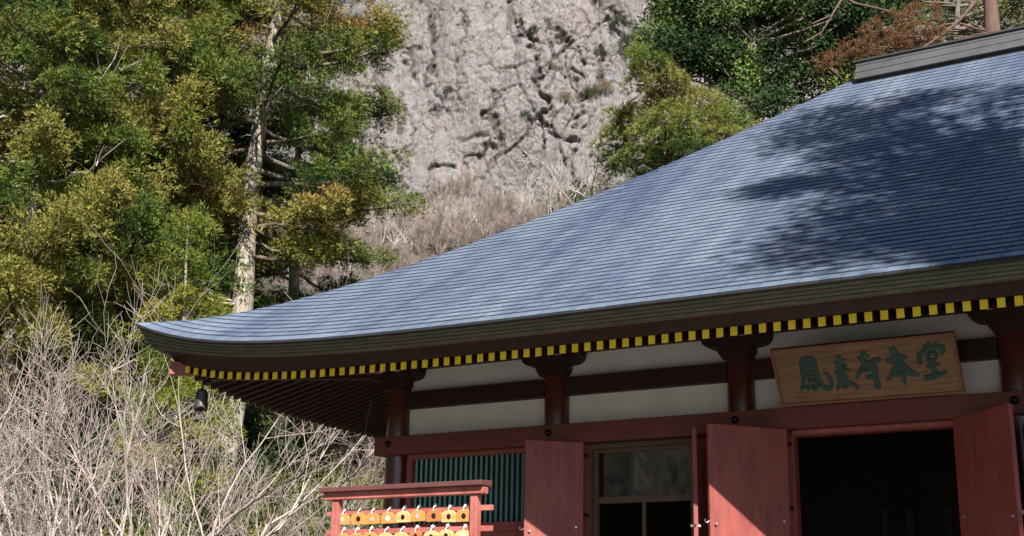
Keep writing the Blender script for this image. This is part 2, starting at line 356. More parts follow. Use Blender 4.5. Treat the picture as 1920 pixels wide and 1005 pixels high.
    c = mix(rng(noise(.22, 5, (1, 1, .5)), .4, .6), (.20, .185, .18), (.182, .183, .19))
    c = mix(rng(noise(2.2, 8, (1, 1, .7), .7), .45, .66), c, (.165, .13, .118))
    c = mix(rng(noise(.7, 6, (1, 1, .07)), .56, .70), c, (.085, .074, .076))         # dark water streaks
    c = mix(rng(noise(2.6, 8, (1, 1, .8), .7), .56, .70), c, (.32, .29, .268))         # pale lichen
    c = mix(rng(noise(.45, 7, (1, 1, 1), .7), .63, .72), c, (.085, .085, .04))         # moss and small plants
    wn = N.new('ShaderNodeTexNoise'); wn.inputs['Scale'].default_value = .8; wn.inputs['Detail'].default_value = 4; L.new(tc.outputs['Object'], wn.inputs['Vector'])
    wv = N.new('ShaderNodeVectorMath'); wv.operation = 'MULTIPLY_ADD'; wv.inputs[1].default_value = (1.6, 1.6, 1.6); L.new(wn.outputs['Color'], wv.inputs[0]); L.new(tc.outputs['Object'], wv.inputs[2])
    for sc_, st_, lo_ in ((.55, (1, 1, .3), .035), (1.5, (1, 1, .6), .05)):                  # fine dirty joints
        mp = N.new('ShaderNodeMapping'); mp.inputs['Scale'].default_value = st_; L.new(wv.outputs[0], mp.inputs[0])
        vo = N.new('ShaderNodeTexVoronoi'); vo.feature = 'DISTANCE_TO_EDGE'; vo.inputs['Scale'].default_value = sc_; L.new(mp.outputs[0], vo.inputs['Vector'])
        ml = N.new('ShaderNodeMath'); ml.operation = 'MULTIPLY'; L.new(rng(vo.outputs['Distance'], lo_, .0), ml.inputs[0]); L.new(rng(noise(.35+sc_*.2, 3), .42, .58), ml.inputs[1])
        c = mix(ml.outputs[0], c, (.07, .058, .055))
    ta = N.new('ShaderNodeAttribute'); ta.attribute_name = 'tint'; c = mix(rng(ta.outputs['Fac'], .25, 1.), c, (.05, .04, .037))   # wet dirt in the cracks
    L.new(c, b.inputs['Base Color'])
    bp = N.new('ShaderNodeBump'); bp.inputs['Strength'].default_value = .9; bp.inputs['Distance'].default_value = .22
    L.new(noise(1.8, 10, (1, 1, .8), .7), bp.inputs['Height']); L.new(bp.outputs[0], b.inputs['Normal'])
    for k, (u, v_, r, m_) in enumerate([(1000, 35, .6, .3), (1128, 75, .8, .2), (1165, 20, .8, .25), (1140, 150, .8, .6), (1110, 165, .9, .25), (985, 215, .6, .25), (840, 160, .5, .25), (1060, 175, .7, .6), (1185, 60, 1.0, .3)]):
        a_, z_ = az(u, v_); j_, i_ = np.argmin(np.abs(Zs-z_)), np.argmin(np.abs(A-a_)); LEDGE.append((X[j_, i_], Y[j_, i_], z_, r, m_))
    o = link('cliff', np_mesh('cliff', v, f, 'rock', tint=stain.ravel())); tag(o, kind='structure', label='tall pale grey and pink rock cliff with dark cracks behind the trees')
make_cliff()
# ------------------------------------------------------------------ the temple hall
E_ = 2.44; XL, XR = -E_, 15.4; YF, YB = -E_, -E_+14.82; SMAX = 7.41; YR = YF+SMAX
RIDGE_X0, RIDGE_X1 = XL+SMAX, XR-SMAX
hall = empty('temple_hall', (6.3, 4.9, GZ), 'red-painted Buddhist temple hall with sweeping blue-grey copper roof and yellow rafter ends', 'temple')
def prof(s): return 2.86+.60*s+.016*s*s
def upturn(X): return .55*np.exp(-np.maximum(X, 0)/1.3)
def roof_z(along, s, length):
    """along: distance from the left corner on that eave, s: distance in from the eave"""
    return prof(s)+(upturn(along)+upturn(length-along))*np.clip(1-s/4.5, 0, 1)
LX, LY = XR-XL, YB-YF
def front_pt(al, s): return np.stack([XL+al, YF+s+0*al, roof_z(al, s, LX)+0*al], -1)
def side_pt(al, s): return np.stack([XL+s+0*al, YF+al, roof_z(al, s, LY)+0*al], -1)
def back_pt(al, s): return np.stack([XL+al, YB-s+0*al, roof_z(al, s, LX)+0*al], -1)
def right_pt(al, s): return np.stack([XR-s+0*al, YF+al, roof_z(al, s, LY)+0*al], -1)
def make_roof():
    hl = root_loc(hall); rng = np.random.default_rng(5)
    # deck under the tiles
    V, Fc = [], []
    for fn, Ln in ((front_pt, LX), (side_pt, LY), (back_pt, LX), (right_pt, LY)):
        ns, na = 30, 60; n0 = sum(len(q) for q in V)
        sv = np.linspace(.02, SMAX, ns)
        g = np.concatenate([fn(s+(Ln-2*s)*np.linspace(0, 1, na)**1, s) for s in sv]); g[:, 2] -= .035
        V.append(g); i = n0+(np.arange(ns-1)[:, None]*na+np.arange(na-1)[None]); Fc.append(np.stack([i, i+1, i+1+na, i+na], -1).reshape(-1, 4))
    roof = link('roof', np_mesh('roof', np.concatenate(V)-hl, np.concatenate(Fc), 'deck'), hall)
    roof['label'] = 'blue-grey copper tiled hip roof with upswept eaves'
    # courses
    tiles = []; gp = .0045
    def courses(fn, Ln, TW, sub):
        s = -.03; k = 0
        while s < SMAX-.06:
            sl_ = .6+.032*max(s, 0); ds = .157/math.hypot(1, sl_)
            s1 = min(s+ds, SMAX); a0 = max(s, 0)+.0; a1 = Ln-max(s, 0)
            x = a0-(TW*.5 if k % 2 else 0)-rng.uniform(0, .03)
            while x < a1:
                x1 = x+TW
                b0, b1 = max(x, a0), min(x1, a1)-gp; t0, t1 = max(x, max(s1, 0)), min(x1, Ln-max(s1, 0))-gp
                if b1-b0 > .01:
                    if t1 < t0: t0 = t1 = (t0+t1)/2
                    lift = .017+rng.uniform(-.0015, .002)
                    lo = fn(np.array([b0, b1]), s); hi = fn(np.array([t0, t1]), s1+.012)
                    if s < 0: lo = lo+np.array([0, 0, -.010])
                    tiles.append((np.stack([lo[0]+[0, 0, lift], lo[1]+[0, 0, lift+rng.uniform(-.002, .002)], hi[1]+[0, 0, .004], hi[0]+[0, 0, .004], lo[0]-[0, 0, .012], lo[1]-[0, 0, .012]]),
                                  float(np.clip((rng.normal(.45, .15) if rng.random() > .04 else rng.uniform(0, 1))+(.3 if k == 0 else 0), 0, 1)), sub))  # first course tinted paler for the sun on its flatter pitch
                x = x1
            s = s1; k += 1
    courses(front_pt, LX, .2, 1); courses(side_pt, LY, .6, 0); courses(right_pt, LY, .6, 0); courses(back_pt, LX, 1.2, 0)
    area = []
    for p, t, sub in tiles:
        ar = 0
        if sub:
            u, v = project_many(p[:4])
            if u.min() > -5 and u.max() < 1925 and v.min() > 0: ar = .5*abs(np.dot(u, np.roll(v, -1))-np.dot(v, np.roll(u, -1)))
        area.append(ar)
    top = set(np.argsort(area)[::-1][:300].tolist())
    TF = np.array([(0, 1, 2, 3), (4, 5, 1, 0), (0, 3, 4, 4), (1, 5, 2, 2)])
    fv, ft = [], []
    for i, (p, t, sub) in enumerate(tiles):
        if i in top:
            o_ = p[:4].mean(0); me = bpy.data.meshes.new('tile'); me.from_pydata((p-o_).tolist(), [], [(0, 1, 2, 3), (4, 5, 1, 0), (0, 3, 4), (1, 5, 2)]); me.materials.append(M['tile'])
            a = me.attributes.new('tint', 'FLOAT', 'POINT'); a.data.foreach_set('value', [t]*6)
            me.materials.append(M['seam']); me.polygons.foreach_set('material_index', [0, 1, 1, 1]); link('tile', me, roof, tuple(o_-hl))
        else: fv.append(p); ft.append(t)
    P = np.concatenate(fv)-hl; n = len(fv); b = np.arange(n)[:, None]*6
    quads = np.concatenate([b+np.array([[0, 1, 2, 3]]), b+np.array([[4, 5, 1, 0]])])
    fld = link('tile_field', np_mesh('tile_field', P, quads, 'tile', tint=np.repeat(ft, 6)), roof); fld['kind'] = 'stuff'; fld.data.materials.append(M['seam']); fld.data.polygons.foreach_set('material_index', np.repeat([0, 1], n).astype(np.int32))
    # layered eave edge: lip coloured dark for the shadow gap under the tiles, then four copper courses stepping inwards
    lay = [(.000, -.012, -.040, 'fascia_dark', .05)]
    for q in range(4): lay.append((.022+.036*q, -.040-.031*q, -.040-.031*(q+1), 'fascia', .05))
    for q, (ins, zt, zb, m_, _) in enumerate(lay):
        V, Fc = [], []
        sl_in = .018                                      # each course leans in a little
        cor = [('f', LX), ('s', LY), ('b', LX), ('r', LY)]
        for kind, Ln in cor:
            al = np.concatenate([np.linspace(0, 3, 26), np.linspace(3, Ln-3, 30)[1:-1], np.linspace(Ln-3, Ln, 26)])
            zz = roof_z(al, 0., Ln)
            def ring(i_, z_):
                # corners mitred: clamp to the inset rectangle
                c = np.clip(al, i_, Ln-i_)
                k_ = np.minimum(1+.75*np.exp(-np.minimum(al, Ln-al)/.55), 2)   # thicker towards the swept corner
                zl = zz+z_*k_
                if kind == 'f': return np.stack([XL+c, np.full_like(c, YF+i_), zl], -1)
                if kind == 'b': return np.stack([XL+c, np.full_like(c, YB-i_), zl], -1)
                if kind == 's': return np.stack([np.full_like(c, XL+i_), YF+c, zl], -1)
                return np.stack([np.full_like(c, XR-i_), YF+c, zl], -1)
            rows = [ring(ins+.09, zt), ring(ins, zt), ring(ins+sl_in, zb), ring(ins+.13, zb+.0008*q)]
            n0 = len(V)*0+sum(len(x) for x in V); V += rows; na = len(al)
            for r_ in range(3):
                i = n0+r_*na+np.arange(na-1); Fc.append(np.stack([i, i+1, i+1+na, i+na], -1))
        o = link('eave_course', np_mesh('eave_course', np.concatenate(V)-hl, np.concatenate(Fc), m_), roof)
    # ridge box
    yb = YR; x0, x1 = RIDGE_X0+.06, RIDGE_X1-.06
    rb = MB(); rb.box(x0+.06, x1-.06, yb-.26, yb+.26, 7.7, 8.06); rb.build('ridge_plinth', 'fascia_dark', roof)
    for q in range(5):
        i_ = .012*(q % 2)+.008*q; c = MB()
        c.box(x0+i_*.6, x1-i_*.6, yb-.335+i_, yb+.335-i_, 8.025+.056*q+.003*(q > 0), 8.025+.056*(q+1)-.004); c.build('ridge_course', 'ridge', roof)
    c = MB(); c.box(x0-.015, x1+.015, yb-.33, yb+.33, 8.308, 8.335); c.build('ridge_cap', 'fascia_dark', roof)
    return roof
def project_many(P):
    q = P-CAM; x, y, z = q @ _r, q @ _u, q @ _f
    return 960+F*x/z, 502.5-F*y/z
roof = make_roof()
# --- eaves: soffit boards, rafters with yellow ends, hip rafter
RP, RX0, RY = .1481, -1.8899, -2.0212
def raf_z(al):      # centre of a rafter end, al: distance from the corner of the rafter line
    return 2.562+.30*np.exp(-np.maximum(al, 0)/.95)
def make_eaves():
    hl = root_loc(hall); SL = .25
    # soffit board over the rafters, and the board between rafter ends and the layered edge
    al = np.concatenate([np.linspace(0, 3, 25), np.linspace(3, 14, 20)[1:], ])
    for kind in ('front', 'side'):
        V = []; Ln = LX if kind == 'front' else LY
        al = np.concatenate([np.linspace(0, 3, 25), np.linspace(3, Ln-3, 20)[1:-1], np.linspace(Ln-3, Ln, 20)])
        ze = roof_z(al, 0., Ln); m2 = np.minimum(al, Ln-al)
        zr = raf_z(np.maximum(m2-.42, 0))
        rows = []
        k_ = np.minimum(1+.75*np.exp(-m2/.55), 2)
        for ins, zz in ((.20, ze-.158*k_), (.33, np.minimum(ze-.175*k_, zr+.14)), (.37, zr+.055), (.40, zr+.0455), (2.44, zr*0+2.562+.0455+SL*2.02), (3.2, zr*0+2.562+.045+SL*2.8)):
            c = np.clip(al, min(ins, 2.4), Ln-min(ins, 2.4))
            if ins == .40: pass
            rows.append(np.stack([XL+c, np.full_like(c, YF+ins), zz], -1) if kind == 'front' else np.stack([np.full_like(c, XL+ins), YF+c, zz], -1))
        V = np.concatenate(rows); na = len(al); i = np.arange(len(rows)-1)[:, None]*na+np.arange(na-1)[None]
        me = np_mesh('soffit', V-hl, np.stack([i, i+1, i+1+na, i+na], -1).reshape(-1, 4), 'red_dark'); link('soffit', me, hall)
    W, H = .068, .088
    n_front = int((XR-.55-RX0)/RP)
    for k in range(n_front+1):
        x = RX0+k*RP; a_ = min(x+2.02, XR-.42-x); z0 = float(raf_z(a_)); yin = min(.25, x) if x < 0 else .25
        if XR-2.44 < x: yin = min(.25, XR-2.44-x)
        z1 = 2.562+SL*(yin-RY)+(z0-2.562)*max(0, 1-(yin-RY)/2.2)
        b = MB(); b.hexa([(x-W/2, RY, z0-H/2), (x+W/2, RY, z0-H/2), (x+W/2, yin, z1-H/2), (x-W/2, yin, z1-H/2), (x-W/2, RY, z0+H/2), (x+W/2, RY, z0+H/2), (x+W/2, yin, z1+H/2), (x-W/2, yin, z1+H/2)])
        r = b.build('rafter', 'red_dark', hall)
        c = MB(); c.box(x-W/2-.001, x+W/2+.001, RY-.012, RY+.0, z0-H/2+.0, z0+H/2); c.build('rafter_end', 'yellow', r)
    for k in range(70):
        y = RX0+.02+k*RP; 
        if y > YB-.6: break
        a_ = min(y+2.02, YB-.42-y); z0 = float(raf_z(a_)); xin = min(.25, y) if y < 0 else .25
        z1 = 2.562+SL*(xin-RY)+(z0-2.562)*max(0, 1-(xin-RY)/2.2)
        b = MB(); b.hexa([(RY, y-W/2, z0-H/2), (xin, y-W/2, z1-H/2), (xin, y+W/2, z1-H/2), (RY, y+W/2, z0-H/2), (RY, y-W/2, z0+H/2), (xin, y-W/2, z1+H/2), (xin, y+W/2, z1+H/2), (RY, y+W/2, z0+H/2)])
        r = b.build('rafter', 'red_dark', hall)
        c = MB(); c.box(RY-.012, RY, y-W/2-.001, y+W/2+.001, z0-H/2, z0+H/2); c.build('rafter_end', 'yellow', r)
    # hip rafter under the corner
    b = MB(); b.beam((-2.115, -2.115, 2.838), (0, 0, 3.04), .13, .165); b.build('hip_rafter', 'red', hall, bevel=.006)
    b = MB(); b.beam((-1.75, -1.75, 2.77), (0, 0, 2.95), .11, .10); b.build('hip_rafter', 'red_dark', hall)
    # inner beam over the brackets
    b = MB(); b.box(-.9, 13.4, -.09, .09, 3.0, 3.12); b.build('wall_plate', 'red_dark', hall)
    b = MB(); b.box(-.09, .09, -.9, 10.6, 3.001, 3.121); b.build('wall_plate', 'red_dark', hall)
make_eaves()
# --- walls, pillars, beams
PX = [0, 2.4, 4.8, 7.767, 10.17, 12.57]; YBK = 9.94; FLOOR = -.62
def make_body():
    hl = root_loc(hall)
    for x in PX:
        b = MB(); b.tube([(x, 0, FLOOR), (x, 0, 1), (x, 0, 2.72)], .16, 28); b.build('pillar', 'red_col', hall, smooth=True).modifiers.new('e', 'EDGE_SPLIT')
        n = MB(); n.lathe([(.046, 0), (.044, .016), (.034, .034), (.018, .044), (.001, .047)], (0, 0, 0), 14)
        n.v = [(x+a, -.222-c, 2.0+b_) for a, b_, c in n.v]; n.build('nail_cover', 'black_metal', hall, smooth=True)
        # bracket: bearing block and boat-shaped arm
        br = MB()
        prof_ = [(-.155, 2.715), (.155, 2.715), (.165, 2.745), (.20, 2.785), (.20, 2.875), (-.20, 2.875), (-.20, 2.785), (-.165, 2.745)]
        br.prism(prof_, ((x, .20, 0), (1, 0, 0), (0, 0, 1), (0, -1, 0)), .40)
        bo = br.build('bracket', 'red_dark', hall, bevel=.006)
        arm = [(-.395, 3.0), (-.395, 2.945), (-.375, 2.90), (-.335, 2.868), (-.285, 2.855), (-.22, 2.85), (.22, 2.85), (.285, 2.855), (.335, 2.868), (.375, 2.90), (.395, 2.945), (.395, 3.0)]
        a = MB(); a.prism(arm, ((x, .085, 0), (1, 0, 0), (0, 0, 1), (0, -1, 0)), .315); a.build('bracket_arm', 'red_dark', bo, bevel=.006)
        a = MB()
        for sx in (-.16, .12): a.box(x+sx-.035, x+sx+.035, -.30, -.235, 2.955, 3.0)
        a.build('bracket_block', 'plaster', bo)
    for y in (2.5, 5.0, 7.45, YBK):
        b = MB(); b.tube([(0, y, FLOOR), (0, y, 3.0)], .16, 20); b.build('pillar', 'red_col', hall, smooth=True)
    for i in range(len(PX)-1):
        x0, x1 = PX[i]+.15, PX[i+1]-.15
        b = MB(); b.box(x0, x1, .02, .08, 2.69, 3.01); b.build('plaster_panel', 'plaster', hall)
        b = MB(); b.box(x0, x1, .021, .081, 2.05, 2.49); b.build('plaster_panel', 'plaster', hall)
        b = MB(); b.box(x0, x1, -.075, .075, 2.475, 2.70); b.build('tie_beam', 'red_dark', hall, bevel=.005)
    b = MB(); b.box(-.222, 12.79, -.222, -.085, 1.862, 2.098); b.build('wall_beam', 'red_beam', hall, bevel=.006)
    b = MB(); b.box(-.221, -.086, -.084, 10.1, 1.863, 2.097); b.build('wall_beam', 'red_beam', hall, bevel=.006)
    # side and back walls
    b = MB(); b.box(-.03, .03, .15, YBK, FLOOR, 1.86); b.box(-.031, .031, .15, YBK, 2.1, 3.0); b.box(.15, 12.5, YBK-.03, YBK+.03, FLOOR, 3.0); b.box(12.54, 12.6, .15, YBK, FLOOR, 3.0)
    b.build('outer_wall', 'plaster', hall)
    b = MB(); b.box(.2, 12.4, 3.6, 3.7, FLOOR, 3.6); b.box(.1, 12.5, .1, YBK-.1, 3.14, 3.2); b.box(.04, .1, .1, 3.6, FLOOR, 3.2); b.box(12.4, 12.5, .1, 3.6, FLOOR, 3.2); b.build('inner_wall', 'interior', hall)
    b = MB(); b.box(-1.2, 13.8, -1.35, YBK+1.2, FLOOR-.12, FLOOR); b.build('floor', 'frame_wood', hall)
    b = MB(); b.box(-1.0, 13.6, -1.15, YBK+1.0, GZ, FLOOR-.12); b.build('stone_base', 'stone', hall)
    for k in range(6):
        b = MB(); b.box(4.6, 7.95, -1.36-.3*(k+1), -1.36-.3*k, GZ, FLOOR-.12-.17*k-.1); b.build('step', 'stone', hall)
    # bay with the green lattice window
    b = MB(); b.box(.15, 2.26, .03, .07, FLOOR, 2.04); b.build('plaster_panel', 'plaster', hall)
    def lattice(x0, x1, pst, sx=1):
        wn = MB(); fr = .075
        wn.box(x0, x0+fr, -.115, .025, .90, 1.858); wn.box(x1-fr, x1, -.115, .025, .90, 1.858); wn.box(x0+fr, x1-fr, -.114, .025, 1.80, 1.858); wn.box(x0+fr, x1-fr, -.114, .025, .86, .965)
        wo = wn.build('window', 'red', hall)
        bk = MB(); bk.box(x0+fr, x1-fr, -.004, .024, .966, 1.80); bk.build('window_backing', 'interior', wo)
        n = int((x1-x0-2*fr)/.0745)
        for k in range(n):
            xc = x0+fr+(x1-x0-2*fr)*(k+.5)/n; s_ = MB(); q = .0185
            s_.hexa([(xc-q, -.06, .966), (xc, -.06-q, .966), (xc+q, -.06, .966), (xc, -.06+q, .966), (xc-q, -.06, 1.80), (xc, -.06-q, 1.80), (xc+q, -.06, 1.80), (xc, -.06+q, 1.80)])
            s_.build('slat', 'green_bar', wo)
        p_ = MB(); p_.box(x0, x1, -.09, .02, FLOOR, .859); p_.build('wall_panel', 'red', hall)
    lattice(.245, 2.225, 0); lattice(12.54-2.225, 12.54-.245, 0)
    # door bays: fixed panels beside the openings, lintels, jambs
    def opening(x0, x1, pl, pr, inner):
        for a_, b_ in ((pl, x0), (x1, pr)):
            if b_-a_ > .02: q = MB(); q.box(a_, b_, -.05, .05, FLOOR, 1.861); q.build('wall_panel', 'red', hall)
        q = MB(); q.box(x0, x1, -.051, .09, 1.80, 1.861); q.box(x0, x0+.035, -.052, .09, FLOOR, 1.80); q.box(x1-.035, x1, -.052, .09, FLOOR, 1.80)
        q.build('door_frame', inner, hall, bevel=.004)
    opening(2.87, 4.23, 2.55, 4.65, 'frame_wood'); opening(5.375, 7.162, 4.95, 7.62, 'red'); opening(8.31, 9.67, 7.92, 10.02, 'red')
    q = MB(); q.box(5.41, 7.127, -.085, -.053, 1.815, 1.860); q.build('lintel_strip', 'rack', hall)
    # glazed transom in the side doorway
    for x0, x1 in ((2.905, 4.195), (8.345, 9.635)):
        q = MB(); q.box(x0, x0+.05, .02, .075, FLOOR, 1.799); q.box(x1-.05, x1, .02, .075, FLOOR, 1.799); q.box(x0+.05, x1-.05, .02, .075, 1.755, 1.799); q.box(x0+.05, x1-.05, .015, .08, 1.155, 1.228)
        q.box((x0+x1)/2-.02, (x0+x1)/2+.02, .03, .07, FLOOR, 1.155)
        t_ = q.build('transom_frame', 'frame_wood', hall)
        g = MB(); g.box(x0+.05, x1-.05, .045, .052, 1.228, 1.755); g.build('pane', 'glass', t_)
    for x in (5.75, 6.05, 6.5, 6.8):
        q = MB(); q.box(x-.04, x+.04, 2.2, 2.28, FLOOR, 1.2); q.build('inner_post', 'interior', hall)
    # open door leaves
    def leaf(hx, hy, wd, ang, zt=1.858):
        """ang: plan angle of the leaf from its hinge, counted from +x towards the front"""
        d = np.array([math.cos(ang), -math.sin(ang), 0]); n = np.array([-d[1], d[0], 0]); h = np.array([hx, hy, 0.])
        b_ = MB(); t_ = .024
        b_.hexa([h-n*t_+[0, 0, FLOOR+.03], h+d*wd-n*t_+[0, 0, FLOOR+.03], h+d*wd+n*t_+[0, 0, FLOOR+.03], h+n*t_+[0, 0, FLOOR+.03], h-n*t_+[0, 0, zt], h+d*wd-n*t_+[0, 0, zt], h+d*wd+n*t_+[0, 0, zt], h+n*t_+[0, 0, zt]])
        lf = b_.build('door_leaf', 'red', hall, bevel=.004)
        for sg in (-1, 1):
            k_ = MB(); c_ = h+d*(wd-.06)+n*sg*.034+np.array([0, 0, .80]); k_.tube([c_-n*sg*.008, c_+n*sg*.02], [.016, .012], 8); k_.build('stud', 'steel', lf)
            k_ = MB(); c_ = h+d*(.09)+n*sg*.034+np.array([0, 0, .86]); k_.tube([c_-n*sg*.008, c_+n*sg*.016], [.018, .014], 8); k_.build('stud', 'steel', lf)
        k_ = MB(); c_ = h+d*wd+np.array([0, 0, .83]); k_.tube([c_, c_+d*.03+[0, 0, -.02], c_+d*.045+[0, 0, -.012], c_+d*.046+[0, 0, .02]], .004, 6); k_.build('hook', 'steel', lf)
    leaf(2.87, -.2, .70, math.pi-R(40)); leaf(4.25, -.12, .69, R(66)); leaf(5.375, -.2, .95, math.pi-R(49))
    leaf(7.165, -.2, .95, R(45)); leaf(8.29, -.12, .69, math.pi-R(66)); leaf(9.67, -.2, .70, R(40))
    for hx, hy in ((2.87, -.2), (4.25, -.12), (5.375, -.2), (7.165, -.2), (8.29, -.12), (9.67, -.2)):
        for z in (.1, 1.0, 1.7):
            k_ = MB(); k_.box(hx-.012, hx+.012, hy-.005, -.05, z, z+.03); k_.build('hinge', 'red_dark', hall)
make_body()
# ------------------------------------------------------------------ name board
def make_sign():
    bl = np.array([5.36, -.262, 2.101]); wd, ht = 1.945, .655; t = R(29)
    ex = np.array([1., 0, 0]); ey = np.array([0, -math.sin(t), math.cos(t)]); ez = np.array([0, -math.cos(t), -math.sin(t)])
    root = empty('name_board', tuple(bl+ex*wd/2), 'tilted brown wooden name board with five green characters over the main door', 'sign')
    b = MB(); b.prism([(0, 0), (wd, 0), (wd, ht), (0, ht)], (bl+ez*-.05, ex, ey, ez), .05); b.build('board', 'sign', root, bevel=.005)
    fr = .03
    for poly in ([(0, 0), (wd, 0), (wd, fr), (0, fr)], [(0, ht-fr), (wd, ht-fr), (wd, ht), (0, ht)], [(0, fr), (fr, fr), (fr, ht-fr), (0, ht-fr)], [(wd-fr, fr), (wd, fr), (wd, ht-fr), (wd-fr, ht-fr)]):
        b = MB(); b.prism(poly, (bl+ez*.0005, ex, ey, ez), .014); b.build('board_edge', 'sign_edge', root, bevel=.004)
    for x in (.25, wd-.25):
        b = MB(); p0 = bl+ex*x+ey*(ht*.8)-ez*.03; b.tube([p0, np.array([p0[0], .03, p0[2]+.05])], .012, 6); b.build('hanger', 'black_metal', root)
    # brush strokes: (width, points) in a unit box, y up
    hou = [(.10, [(.22, .93), (.20, .60), (.17, .35), (.02, .05)]), (.09, [(.20, .90), (.40, .95), (.60, .93)]), (.11, [(.58, .95), (.58, .60), (.62, .30), (.74, .10), (.90, .06), (.99, .22), (.93, .42), (.80, .52)]),
           (.07, [(.30, .80), (.50, .83)]), (.06, [(.30, .68), (.50, .70)]), (.09, [(.32, .82), (.30, .40)]), (.07, [(.50, .82), (.49, .50)]), (.07, [(.30, .55), (.50, .57)]), (.08, [(.28, .42), (.56, .44)]),
           (.08, [(.28, .30), (.54, .32)]), (.09, [(.54, .34), (.52, .12), (.42, .02)]), (.08, [(.24, .20), (.26, .05)]), (.08, [(.36, .20), (.40, .08)]), (.07, [(.10, .16), (.30, .10)])]
    rai = [(.09, [(.22, .78), (.45, .84), (.72, .86)]), (.13, [(.46, 1.0), (.45, .70), (.44, .35), (.42, .02)]), (.09, [(.30, .70), (.38, .58)]), (.09, [(.66, .74), (.56, .60)]), (.10, [(.18, .50), (.45, .56), (.78, .58)]),
           (.10, [(.32, .44), (.40, .36), (.60, .44)]), (.11, [(.42, .46), (.30, .22), (.16, .04)]), (.13, [(.46, .42), (.62, .20), (.80, .16), (.96, .04)]), (.08, [(.28, .10), (.42, .20), (.56, .08)])]
    ji = [(.11, [(.22, .80), (.45, .86), (.66, .86)]), (.12, [(.46, 1.0), (.44, .80), (.38, .58)]), (.10, [(.40, .70), (.26, .50), (.04, .30)]), (.12, [(.30, .60), (.60, .68), (.90, .76), (.86, .66)]),
          (.10, [(.36, .46), (.60, .52), (.84, .56)]), (.13, [(.68, .66), (.70, .36), (.72, .02), (.60, .10)]), (.10, [(.42, .36), (.50, .24)]), (.08, [(.50, .34), (.66, .28)])]
    hon = [(.12, [(.14, .62), (.36, .70), (.62, .74), (.72, .68)]), (.14, [(.34, 1.0), (.42, .86), (.48, .55), (.54, .02)]), (.12, [(.46, .66), (.30, .36), (.06, .16)]), (.14, [(.48, .66), (.66, .40), (.84, .28), (1.0, .22)]), (.10, [(.30, .28), (.50, .30), (.62, .34)])]
    dou = [(.09, [(.50, 1.0), (.48, .84)]), (.09, [(.30, .92), (.38, .80)]), (.09, [(.72, .96), (.62, .82)]), (.10, [(.16, .62), (.20, .76)]), (.11, [(.20, .74), (.50, .80), (.86, .84), (.90, .70), (.80, .62)]), (.09, [(.38, .66), (.36, .50)]),
           (.09, [(.38, .66), (.66, .68), (.62, .52)]), (.09, [(.36, .50), (.62, .53)]), (.12, [(.52, .52), (.50, .10)]), (.10, [(.30, .34), (.52, .38), (.74, .40)]), (.13, [(.14, .06), (.46, .10), (.90, .18)]), (.10, [(.16, .74), (.08, .50), (.14, .42)])]
    places = [(.245, .145, .36, .40), (.60, .125, .29, .40), (.86, .125, .31, .42), (1.17, .135, .36, .42), (1.525, .165, .31, .42)]
    for (x, y, cw, ch), strokes in zip(places, (hou, rai, ji, hon, dou)):
        b = MB()
        for k, (sw, pts) in enumerate(strokes):
            P = np.array([(x+px_*cw, y+py*ch) for px_, py in pts]); n = max(4, len(P)*4)
            s_ = np.linspace(0, len(P)-1, n); i0 = np.minimum(s_.astype(int), len(P)-2); fr_ = (s_-i0)[:, None]
            Pm = P[np.maximum(i0-1, 0)]; P0 = P[i0]; P1 = P[i0+1]; P2 = P[np.minimum(i0+2, len(P)-1)]
            Q = .5*(2*P0+(P1-Pm)*fr_+(2*Pm-5*P0+4*P1-P2)*fr_**2+(3*P0-Pm-3*P1+P2)*fr_**3)
            T = np.gradient(Q, axis=0); T /= np.linalg.norm(T, axis=1)[:, None]+1e-9; Nn = np.stack([-T[:, 1], T[:, 0]], -1)
            q = np.linspace(0, 1, n); wv = sw*cw*.68*(.72+.5*np.sin(np.pi*np.clip(q*1.1+.1, 0, 1))**.8*(1-.25*q)+.25*np.exp(-q*9))*1.0
            wv *= np.minimum(1, np.minimum(q*9+.55, (1-q)*7+.35)); hg = .009+.0011*k
            base = len(b.v)
            for c_, n_, ww in zip(Q, Nn, wv):
                for off, hh in ((-1, .0006), (-.8, hg*.8), (0, hg), (.8, hg*.8), (1, .0006)):
                    p2 = c_+n_*ww*off; b.v.append(tuple(bl+ex*p2[0]+ey*p2[1]+ez*hh))
            for i in range(n-1):
                for j in range(4): a_ = base+i*5+j; b.f.append((a_, a_+1, a_+6, a_+5))
            b.f.append(tuple(base+j for j in range(5))); b.f.append(tuple(base+(n-1)*5+j for j in range(5))[::-1])
        b.build('character', 'sign_char', root)
make_sign()
